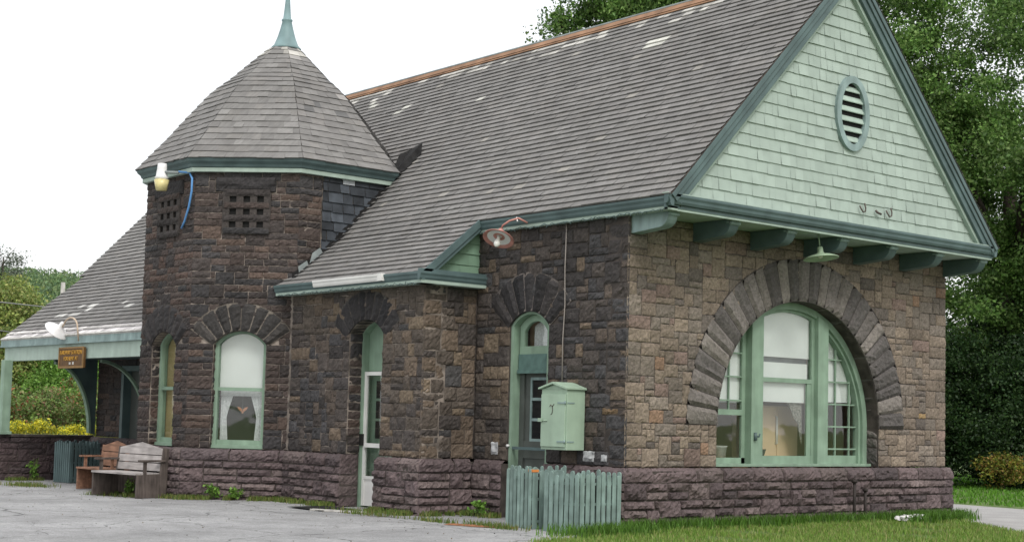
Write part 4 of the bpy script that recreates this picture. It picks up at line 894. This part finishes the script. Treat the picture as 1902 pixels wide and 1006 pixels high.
tag(mb.build('ground','soil'),'grassy ground reaching the hills','ground',None,'structure')
# asphalt lot: columns between breakpoints
edge = [(-60,-3.0),(-30,-3.0),(-20.3,-2.9),(-20.29,.2),(-18,.2),(-8,.2),(-1.2,.2),(.28,-.25),(.75,-1.7),(1.1,-2.8),(2.6,-7),(6,-16),(9,-26)]
mb = MB(); V = []
for x,y in edge: V += [(x,y,gz(x)),(x,-32,gz(x))]
mb.add(V,[(2*k,2*k+1,2*k+3,2*k+2) for k in range(len(edge)-1)])
tag(mb.build('asphalt_lot','asphalt'),'cracked pale grey asphalt parking area','asphalt',None,'structure')
pn = [(9.5,1.5),(3.27,6.32),(.64,8.39),(-4,11.2),(-14,13.5),(-40,15)]; pf = [(14,9),(6,13.0),(-1.08,13.52),(-5,13.9),(-15,16.6),(-40,18.5)]
mb = MB(); V = []
for a_,b_ in zip(pn,pf): V += [(*a_,gz(a_[0])+.001),(*b_,gz(b_[0])+.001)]
mb.add(V,[(2*k,2*k+2,2*k+3,2*k+1) for k in range(5)]); tag(mb.build('path','path'),'pale gravel path passing behind the station','path',None,'structure')

# ------------------------------------------------------------------ vegetation
def blades(name, pts, hgt, wid, cols, label, cat='grass', kind='stuff', lean=.5):
    n = len(pts); a = rng.uniform(0,6.283,n); h = hgt*rng.uniform(.5,1.25,n); w = wid*rng.uniform(.7,1.3,n)
    d = np.stack([np.cos(a),np.sin(a),np.zeros(n)],1); la = rng.uniform(0,6.283,n); ll = (h*lean*rng.uniform(.2,1,n))[:,None]
    lv_ = np.stack([np.cos(la),np.sin(la),np.zeros(n)],1)*ll
    up = np.zeros((n,3)); up[:,2] = h
    b0,b1 = pts-d*w[:,None], pts+d*w[:,None]; m0 = pts+up*.6+lv_*.35
    V = np.stack([b0,b1,m0+d*w[:,None]*.7,m0-d*w[:,None]*.7,pts+up+lv_],1).reshape(-1,3)
    c = np.array(cols)[rng.integers(len(cols),size=n)]*rng.uniform(.7,1.25,(n,1)); C5 = np.repeat(c,5,0)
    me = bpy.data.meshes.new(name); nv = 5*n
    me.vertices.add(nv); me.vertices.foreach_set('co',V.ravel())
    i = np.arange(n)*5; loops = np.stack([i,i+1,i+2,i+3,i+3,i+2,i+4],1).ravel()
    me.loops.add(len(loops)); me.loops.foreach_set('vertex_index',loops)
    me.polygons.add(2*n); ls_ = np.stack([np.arange(n)*7,np.arange(n)*7+4],1).ravel(); me.polygons.foreach_set('loop_start',ls_)
    me.update(calc_edges=True)
    at = me.attributes.new('tint','FLOAT_COLOR','POINT'); at.data.foreach_set('color',np.hstack([C5,np.ones((nv,1))]).astype(np.float32).ravel())
    me.materials.append(M['leaf']); o = bpy.data.objects.new(name,me); COL.objects.link(o); return tag(o,label,cat,None,kind)
def leaves(name, P, size, cols, parent=None, flat=.0, var=.35, tone=None):
    n = len(P); a = rng.normal(size=(n,3)); a[:,2] *= (1-flat); a /= np.linalg.norm(a,axis=1)[:,None]
    b = rng.normal(size=(n,3)); b -= a*(a*b).sum(1)[:,None]; b /= np.linalg.norm(b,axis=1)[:,None]
    s = (size*rng.uniform(.6,1.4,n))[:,None]; nrm = np.cross(a,b)*s*.25
    V = np.stack([P-a*s,P-b*s*.6+nrm,P+a*s,P+b*s*.6+nrm],1).reshape(-1,3)
    if parent is not None: V = V-np.array(parent['_o'],float)
    c = np.array(cols)[rng.integers(len(cols),size=n)]*rng.uniform(1-var,1+var,(n,1))
    if tone is not None: c = c*tone[:,None]
    C4 = np.repeat(c,4,0)
    me = bpy.data.meshes.new(name); me.vertices.add(4*n); me.vertices.foreach_set('co',V.ravel())
    me.loops.add(4*n); me.loops.foreach_set('vertex_index',np.arange(4*n)); me.polygons.add(n); me.polygons.foreach_set('loop_start',np.arange(n)*4); me.update(calc_edges=True)
    at = me.attributes.new('tint','FLOAT_COLOR','POINT'); at.data.foreach_set('color',np.hstack([C4,np.ones((4*n,1))]).astype(np.float32).ravel())
    me.materials.append(M['leaf']); o = bpy.data.objects.new(name,me); COL.objects.link(o)
    if parent is not None: o.parent = parent
    return o
def clumps(ells, ncl, per, cr, shell=.55, ids=False):
    out = []; tn = []
    for (c,r) in ells:
        vol = r[0]*r[1]*r[2]
        k = ncl(vol) if callable(ncl) else ncl
        d = rng.normal(size=(k,3)); d /= np.linalg.norm(d,axis=1)[:,None]; q = (shell+(1-shell)*rng.random((k,1)))**.8
        cc = np.array(c)+d*q*np.array(r)
        m = rng.integers(int(per*.5),int(per*1.5),k); idx = np.repeat(np.arange(k),m)
        g = np.clip(rng.normal(size=(len(idx),3)),-1.7,1.7)*cr*np.array((1,1,.7))*rng.uniform(.6,1.3,(k,1))[idx]
        out.append(cc[idx]+g); tn.append(rng.uniform(.7,1.35,k)[idx])
    return (np.concatenate(out),np.concatenate(tn)) if ids else np.concatenate(out)
LG = [(.085,.175,.038),(.11,.21,.045),(.14,.245,.06),(.07,.14,.035),(.18,.275,.085)]
LD = [(.02,.05,.014),(.03,.065,.018),(.04,.08,.02),(.025,.055,.02)]
LY = [(.25,.30,.08),(.21,.28,.08),(.29,.30,.10),(.16,.23,.06)]
LB = [(.14,.28,.045),(.18,.32,.06),(.11,.23,.04)]
def tree(name, label, base, limbs, trunk, ells, ncl, per, cr, ls_, cols, group, cat='tree', shell=.5):
    t = thing(name,label,cat,base,group)
    mb = MB()
    for pts,rad in trunk: mb.tube(pts,rad,8)
    mb.build('trunk','bark',t)
    if limbs:
        mb = MB()
        for pts,rad in limbs: mb.tube(pts,rad,6)
        mb.build('limb','bark',t)
    P_,idx_ = clumps(ells,ncl,per,cr,shell,True); leaves('crown', P_, ls_, cols, t, tone=idx_); return t
B = lambda *a: np.array(a,float)
# big tree right of the gable
b = B(-9.2,26.2,-.1)
limbs = [([b+B(0,0,5),b+B(.8,2.0,8.5),b+B(1.6,3.6,12),b+B(2,5,15)],[.28,.22,.16,.07]),([b+B(0,0,7),b+B(-.8,-1.5,10),b+B(-1.2,-2.4,13.5)],[.22,.16,.06]),
 ([b+B(.1,.2,6),b+B(1.0,-.6,9.5),B(-4.7,21.0,11.6),B(-3.8,21.6,13.3),B(-2.6,22.4,15.3)],[.26,.22,.17,.14,.09]),([b+B(.1,.2,6),b+B(1.2,-1.2,8.8),B(-4.4,21.1,11.2),B(-3.8,21.6,12.1),B(-2.6,22.4,13.0)],[.22,.18,.14,.12,.08]),
 ([b+B(.1,.2,5),b+B(2.2,-1.0,7.0),B(-3.6,21.6,8.2),B(-2.4,22.6,9.7)],[.2,.15,.11,.07])]
tree('broadleaf_tree','tall green tree beside the right rake of the gable, dark limbs showing',b,limbs,[([b,b+B(.1,0,3),b+B(0,.1,6),b+B(0,0,10)],[.5,.4,.34,.2])],
     [(B(-11.3,22.2,14.0),(2.3,2.3,2.8)),(B(-10.6,23.2,11.0),(2.0,2.0,1.8)),(b+B(-.6,-1.6,13),(2.6,2.8,3.2)),(b+B(.3,-1.2,9.3),(2.6,2.8,2.6)),(b+B(.8,1.6,16.4),(3,3,2.2)),(b+B(1.2,1.2,7.0),(3,3,1.9)),(b+B(-.5,-.6,6.0),(2.4,2.6,1.8)),(b+B(-1.6,.4,11.2),(2.0,2.4,2.4)),(b+B(3.4,4.2,5.8),(2.2,2.4,1.8)),(b+B(3.6,-2.6,9.0),(1.3,1.3,1.0))],
     lambda v:int(15+3.1*v),300,.36,.062,LG,'trees behind the station',shell=.35)
b = B(-13.5,37,-.1)
tree('broadleaf_tree','second tall tree at the right edge of the view behind the first',b,[([b+B(0,0,6),b+B(1,1,10),b+B(2,2,14)],[.3,.2,.06])],[([b,b+B(0,0,6),b+B(0,0,11)],[.5,.36,.15])],
     [(b+B(0,0,6.2),(4.0,4.0,3.0)),(b+B(2.8,2.8,5.5),(3.6,3.6,3.0)),(b+B(1.0,1.2,10.5),(2.6,2.6,1.6)),(b+B(3.2,3.4,13.0),(1.8,1.8,1.2))],lambda v:int(16+1.3*v),240,.5,.08,LG,'trees behind the station')
b = B(-17.0,16.7,-.1)
tree('broadleaf_tree','tree top showing above the copper ridge of the roof',b,[([b+B(0,0,8),b+B(-1.5,-1,12),b+B(-2,-1.6,15)],[.25,.15,.05]),([b+B(0,0,8),b+B(1.6,1,12),b+B(2.6,1.8,15.5)],[.25,.15,.05])],[([b,b+B(0,0,6),b+B(0,0,13)],[.4,.3,.12])],
     [(b+B(-1.2,-1.0,14.2),(1.6,1.5,1.3)),(b+B(.9,.6,15.0),(2.2,2.2,1.7)),(b+B(-.4,-.2,12.6),(2.0,1.8,1.2)),(b+B(2.6,2.3,15.4),(1.6,1.6,1.5)),(b+B(-.6,0,16.8),(2.6,2.6,1.5))],lambda v:int(22+6.5*v),280,.32,.06,LG,'trees behind the station')
# understorey right, shade under the trees put into dark leaf colours
for i,(x,y,h,r,lab) in enumerate(((-10.4,23.2,5.0,2.0,'dark shaded shrub next to the right corner of the station'),(-7.9,24.6,4.6,2.1,'dark shaded shrub at the right edge behind the lawn'),(-9.2,26.4,5.6,2.4,'tall dark shrub behind the two front shrubs'),(-5.6,27.0,5.2,2.4,'dark shrub farthest right beyond the lawn'))):
    b = B(x,y,-.1); tree('shrub',lab,b,[],[([b,b+B(0,0,h*.5)],[.1,.04])],[(b+B(0,0,h*.30),(r,r,h*.34)),(b+B(.1,.2,h*.68),(r*.85,r*.85,h*.34))],lambda v:int(60+8*v),240,.30,.05,LD,'shrubs at the wood edge','shrub',.3)
for x,y,h,c,lab in ((-7.2,22.6,1.1,[(.20,.20,.03),(.13,.17,.03),(.22,.14,.04)],'yellow green bush in front of the dark shrubs'),(-9.9,21.9,.8,LG,'low green bush at the lawn edge by the station corner')):
    b = B(x,y,-.1); tree('bush',lab,b,[],[([b,b+B(0,0,h*.5)],[.04,.02])],[(b+B(0,0,h*.5),(.8,.8,h*.5))],30,90,.16,.04,c,'shrubs at the wood edge','bush',.2)
# left background
for x,y,h,r,c,lab in ((-61,12.5,8.6,3.2,LY,'yellow green tree at the left edge beyond the porch roof'),(-70,21.0,6.8,3.2,LG,'green tree behind the porch roof, left of the grey pole'),(-80,28.5,6.2,3.6,LD+LG,'darker tree standing behind the roof step'),(-58,7.5,6.4,2.6,LB,'bright green tree below the wires at the left edge'),(-57,16.0,5.2,2.8,LB,'bright green tree seen through the porch opening')):
    b = B(x,y,-.25); tree('broadleaf_tree',lab,b,[([b+B(0,0,h*.3),b+B(1,.5,h*.6)],[.15,.05])],[([b,b+B(0,0,h*.4),b+B(.2,0,h*.75)],[.25,.2,.06])],[(b+B(0,0,h*.64),(r,r,h*.36)),(b+B(-r*.5,r*.6,h*.45),(r*.8,r*.8,h*.28)),(b+B(r*.5,-r*.5,h*.4),(r*.8,r*.8,h*.3))],lambda v:int(70+2*v),260,.48,.085,c,'trees left of the station')
b = B(-72,16.6,-.25)
tw = []
for k in range(16):
    a = rng.uniform(0,6.28); z = rng.uniform(7.5,10.5); tw.append(([b+B(0,0,z),b+B(.7*math.cos(a),.7*math.sin(a),z+.6),b+B(1.4*math.cos(a),1.4*math.sin(a),z+rng.uniform(.8,1.6))],[.025,.018,.008]))
tree('dying_tree','thin half bare tree rising above the yellow green tree',b,tw,[([b,b+B(0,0,6),b+B(.1,0,11)],[.25,.16,.04])],[(b+B(0,0,10.6),(1.4,1.4,1.0))],34,60,.3,.06,[(.10,.13,.10),(.12,.14,.10)],'trees left of the station')
for k,(x,y,h,r) in enumerate(((-39.5,4.0,2.7,1.7),(-41,6.6,2.9,1.8),(-43,9.3,3.2,1.9),(-40.5,9.6,2.6,1.5),(-44,5.0,3.6,2.0))):
    b = B(x,y,-.25); cc = [(.14,.22,.05),(.18,.26,.08),(.22,.22,.09),(.11,.18,.05),(.15,.24,.06)]+([(.30,.10,.05)] if k in (0,2) else [(.20,.13,.07)])
    tree('sumac_bush',('leftmost reddish sumac bush behind the porch','pale sumac bush second from the left behind the porch','tallest sumac bush with red seed heads beside the arched brace','low sumac bush next to the arched brace','sumac bush at the rear behind the others')[k],b,[],[([b,b+B(0,0,h*.5)],[.06,.03])],[(b+B(0,0,h*.55),(r,r,h*.42))],70,130,.26,.06,cc,'sumac bushes beyond the porch','bush',.25)
for k,(x,y) in enumerate(((-31.5,2.2),(-32.0,3.2),(-31.0,3.9),(-30.2,4.6),(-29.6,5.3))):
    b = B(x,y,-.25); h = 1.50-.05*k
    tree('goldenrod','clump of yellow flowering goldenrod, %s of the row beyond the porch'%('leftmost','second from left','middle','fourth','rightmost')[k],b,[],[([b,b+B(0,0,h*.6)],[.03,.01])],[(b+B(0,0,h*.75),(.65,.65,h*.22))],34,44,.12,.045,[(.60,.54,.03),(.52,.47,.03),(.40,.40,.04),(.18,.25,.05)],'goldenrod clumps beyond the porch','flowers',.1)
n = 16000; P = np.stack([rng.uniform(-38,-23,n),rng.uniform(-2,9,n),np.full(n,-.25)],1)
blades('meadow', P, .95, .02, [(.17,.22,.06),(.13,.18,.04),(.24,.25,.10),(.20,.19,.08)], 'tall pale meadow grass and weeds beyond the porch')
# grass near the base and on the lawn
def sample(poly, n):
    poly = np.array(poly); lo,hi = poly.min(0),poly.max(0); out = []
    while len(out) < n:
        q = rng.uniform(lo,hi,(n,2)); ins = np.zeros(n,bool); j = len(poly)-1
        for i in range(len(poly)):
            c = ((poly[i,1] > q[:,1]) != (poly[j,1] > q[:,1])); xi = (poly[j,0]-poly[i,0])*(q[:,1]-poly[i,1])/(poly[j,1]-poly[i,1]+1e-12)+poly[i,0]
            ins ^= c & (q[:,0] < xi); j = i
        out += q[ins].tolist()
    return np.array(out[:n])
G1 = [(.15,.27,.045),(.19,.31,.055),(.23,.31,.075),(.11,.21,.03),(.28,.29,.11)]
q = sample([(.14,-.5),(.13,9.3),(.7,8.3),(3.4,6.2),(4.6,4.2),(3.0,-6),(1.15,-2.9),(.78,-1.7),(.33,-.4)],42000)
q = q[(np.sin(q[:,0]*2.1+q[:,1]*1.3)+np.sin(q[:,1]*3.7-q[:,0])+rng.normal(0,.7,len(q))) > -.75]
blades('front_grass', np.column_stack([q,np.full(len(q),ZG-.01)]), .085, .007, G1, 'uneven weedy grass in front of the gable wall')
q = np.column_stack([np.abs(rng.normal(0,.16,6000))+.16, rng.uniform(-.3,9.3,6000)])
q2 = np.column_stack([.3+.7*rng.random(2600)**1.5, 7.5+rng.normal(0,.45,2600)]); q3 = np.column_stack([.6+rng.normal(0,.25,1500),-.9+rng.normal(0,.45,1500)])
q = np.vstack([q,q2,q3]); blades('tall_grass', np.column_stack([q,np.full(len(q),ZG-.01)]), .19, .009, [(.08,.17,.02),(.10,.22,.03),(.06,.13,.02)], 'taller lush grass along the foot of the gable wall')
q = sample([(-.5,14),(-5,14.4),(-15,17),(-40,19),(-40,34),(6,34),(10,14)],50000)
blades('lawn', np.column_stack([q,np.full(len(q),ZG-.01)]), .10, .02, [(.10,.24,.025),(.12,.28,.03),(.08,.20,.02)], 'bright green mown lawn beyond the path')
q = np.column_stack([rng.uniform(-22,2,2200),rng.uniform(-14,-1.4,2200)]); q = q[rng.random(len(q)) < np.clip(.25+np.exp((q[:,1]+2.5)/1.2),0,1)]
o = leaves('ground_litter', np.column_stack([q,[gz(a)+.008 for a in q[:,0]]]), .012, [(.10,.08,.05),(.16,.13,.09),(.06,.055,.05),(.22,.20,.17)], None, .0); tag(o,'scattered grit and dead leaves on the asphalt','litter',None,'stuff')
# strip of weeds along the trackside base
pts = []
def strip(p,q_,n,sp):
    t = rng.random(n); c = rng.random(n)
    keep = np.sin(t*23+p[0])+np.sin(t*9.3) > -.3; t = t[keep]
    pts.append(np.outer(1-t,p)+np.outer(t,q_)+np.abs(rng.normal(0,sp,(len(t),1)))*np.array([[q_[1]-p[1],-(q_[0]-p[0])]])/math.dist(p,q_))
E8 = .16
V1 = (CX+AP+.02,CY-HS-.1); V0 = (CX+HS+.05,CY-AP-.14); Vm = (CX-HS-.05,CY-AP-.14)
strip(Vm,V0,900,.12); strip(V0,V1,2600,.16); strip((-8.3,-1.34),(-6.4,-1.34),1800,.14); strip((-5.1,-1.34),(-3.85,-1.34),1700,.14); strip((-3.82,-1.3),(-3.82,-.1),900,.1); strip((-3.8,-.14),(-2.9,-.14),700,.15); strip((-1.9,-.14),(.1,-.14),900,.1); strip((-20.2,-2.5),(-20.2,-.2),1500,.15); strip((-12.4,-3.3),(-10.6,-3.0),900,.2)
for (cx_,cy_,sx,sy,n_) in ((-17.2,-3.0,.5,.2,500),(-1.2,-1.75,.35,.08,350),(-4.6,-2.0,.5,.1,300),(-2.6,-1.9,.5,.05,200)): pts.append(np.column_stack([rng.normal(cx_,sx,n_),rng.normal(cy_,sy,n_)]))
q = np.vstack(pts); blades('weed_strip', np.column_stack([q,[gz(a)-.005 for a in q[:,0]]]), .10, .008, [(.10,.17,.03),(.16,.20,.05),(.20,.19,.07),(.09,.15,.03)], 'thin weeds growing in the joint between asphalt and stone base')
# leafy weeds
for x,y,h,lab in ((-9.35,-2.35,.34,'leafy weed at the foot of the tower, left of the bay'),(-8.95,-2.05,.26,'smaller leafy weed beside the bay joint'),(-11.3,-3.15,.4,'leafy weed growing under the grey bench'),(-20.0,-1.75,.6,'leafy weed against the low porch wall'),(-3.3,-.35,.3,'leafy weed in the corner between bay and front door')):
    b = B(x,y,gz(x)); t = thing('weed',lab,'weed',b,'leafy weeds along the base')
    mb = MB()
    for k in range(6):
        a = rng.uniform(0,6.28); mb.tube([b,b+B(.05*math.cos(a),.05*math.sin(a),h*.5),b+B(.14*math.cos(a),.14*math.sin(a),h*rng.uniform(.7,1))],.006,5)
    mb.build('stem',mat('weed_stem',(.08,.12,.03),.8,bump=None),t); leaves('foliage', clumps([(b+B(0,0,h*.55),(.16,.16,h*.42))],16,9,.04,.2), .035, LB, t)
# hill and far wood
def hz(x,y):
    d = math.hypot(x+370,y-150); return 39*math.exp(-(d/190)**2)*(.92+.08*math.sin(x*.021)+.06*math.sin(y*.033))-2
mb = MB(); gx = np.linspace(-760,-130,40); gy = np.linspace(-180,520,44)
mb.add([(x,y,hz(x,y)) for y in gy for x in gx],[(r*40+c,r*40+c+1,(r+1)*40+c+1,(r+1)*40+c) for r in range(43) for c in range(39)],smooth=True)
tag(mb.build('hill',mat('hill_soil',(.05,.09,.03),.95,bump=None)),'wooded green hill on the left horizon','hill',None,'structure')
n = 2400; tt = 150+330*rng.random(n)**.8; az = np.radians(rng.uniform(151,162,n)); hx = 17+tt*np.cos(az); hy = -17+tt*np.sin(az); ctr = np.column_stack([hx,hy,[hz(a,b_)+1.6 for a,b_ in zip(hx,hy)]])
m = 120; sc_ = rng.uniform(.6,1.35,(n,1)); P = np.repeat(ctr,m,0)+np.clip(rng.normal(size=(n*m,3)),-1.6,1.6)*np.array((2.0,2.0,1.6))*np.repeat(sc_,m,0)
o = leaves('far_wood',P,.27,[(.11,.19,.08),(.135,.21,.085),(.16,.22,.09),(.09,.155,.08)],None,.0,.25,np.repeat(rng.uniform(.65,1.35,n),m)); tag(o,'dense far wood covering the hill','forest',None,'stuff')
# utility pole and wires
up = thing('utility_pole','grey pole top rising behind the porch roof','pole',(-89,27.6,-.3)); mb = MB(); mb.tube([(-89,27.6,-.3),(-89,27.6,11.0)],[.22,.17],8); mb.build('shaft','pole',up)
mb = MB(); mb.tube([(-48,-22,6.0),(-42.2,5.5,5.9),(-60.3,14.9,7.0),(-89,27.6,9.0)][1:],.035,5); 
mb = MB(); mb.tube([(-30,-9.0,5.2),(-42.2,5.5,5.85),(-62,17.5,7.1),(-89,27.6,9.6)],.03,5); tag(mb.build('overhead_wire','wire'),'upper overhead wire crossing the trees at the left','wire')
mb = MB(); mb.tube([(-30,-9.0,4.3),(-42.2,5.5,4.7),(-62,17.5,5.3),(-89,27.6,7.0)],.022,5); tag(mb.build('overhead_wire','wire'),'lower thin overhead wire crossing the trees at the left','wire')

# ------------------------------------------------------------------ light, sky, camera
SUN_AZ, SUN_EL = (.80,-.30), 48
d = Vector((*SUN_AZ,0)).normalized()*math.cos(R(SUN_EL))+Vector((0,0,math.sin(R(SUN_EL))))
sl = bpy.data.lights.new('sun','SUN'); sl.energy = 1.5; sl.angle = R(16); sl.color = (1,.985,.96)
so = bpy.data.objects.new('sun',sl); so.rotation_euler = d.to_track_quat('Z','Y').to_euler(); so.location = (20,-10,30); COL.objects.link(so)
wd = bpy.data.worlds.new('World'); S.world = wd; wd.use_nodes = True; nt = wd.node_tree; N = nt.nodes; L = nt.links; N.clear()
out = N.new('ShaderNodeOutputWorld'); sky = N.new('ShaderNodeTexSky'); sky.sky_type = 'NISHITA'; sky.sun_disc = False; sky.sun_elevation = R(SUN_EL); sky.sun_rotation = math.atan2(d.x,d.y); sky.air_density = 1; sky.dust_density = 5
bg1 = N.new('ShaderNodeBackground'); bg1.inputs[1].default_value = .05; L.new(sky.outputs[0],bg1.inputs[0])
tc = N.new('ShaderNodeTexCoord'); sp = N.new('ShaderNodeSeparateXYZ'); L.new(tc.outputs['Generated'],sp.inputs[0])
mr = N.new('ShaderNodeMapRange'); mr.inputs[1].default_value = 0; mr.inputs[2].default_value = 1; mr.inputs[3].default_value = .92; mr.inputs[4].default_value = 1.35; L.new(sp.outputs[2],mr.inputs[0])
bg2 = N.new('ShaderNodeBackground'); bg2.inputs[0].default_value = (1,.995,.985,1); L.new(mr.outputs[0],bg2.inputs[1])
ad = N.new('ShaderNodeAddShader'); L.new(bg1.outputs[0],ad.inputs[0]); L.new(bg2.outputs[0],ad.inputs[1]); L.new(ad.outputs[0],out.inputs[0])
cam = bpy.data.cameras.new('camera'); co = bpy.data.objects.new('camera',cam); COL.objects.link(co); S.camera = co
f = 2734.718; cam.sensor_fit = 'HORIZONTAL'; cam.sensor_width = 36; cam.lens = f/1902*36; cam.shift_y = 69.97/1902; cam.clip_end = 3000; cam.clip_start = .1
Fv, Rv, Uv = Vector((-.7675,.6366,.0748)), Vector((.6396,.7683,.0251)), Vector((.0415,-.0671,.9969))
mw = Matrix(((Rv.x,Uv.x,-Fv.x,17.168),(Rv.y,Uv.y,-Fv.y,-16.686),(Rv.z,Uv.z,-Fv.z,1.626),(0,0,0,1))); co.matrix_world = mw
for o in bpy.data.objects:
    if '_o' in o: del o['_o']
S.render.engine = 'CYCLES'; S.view_settings.view_transform = 'Standard'; S.view_settings.look = 'None'; S.view_settings.exposure = 0; S.view_settings.gamma = 1
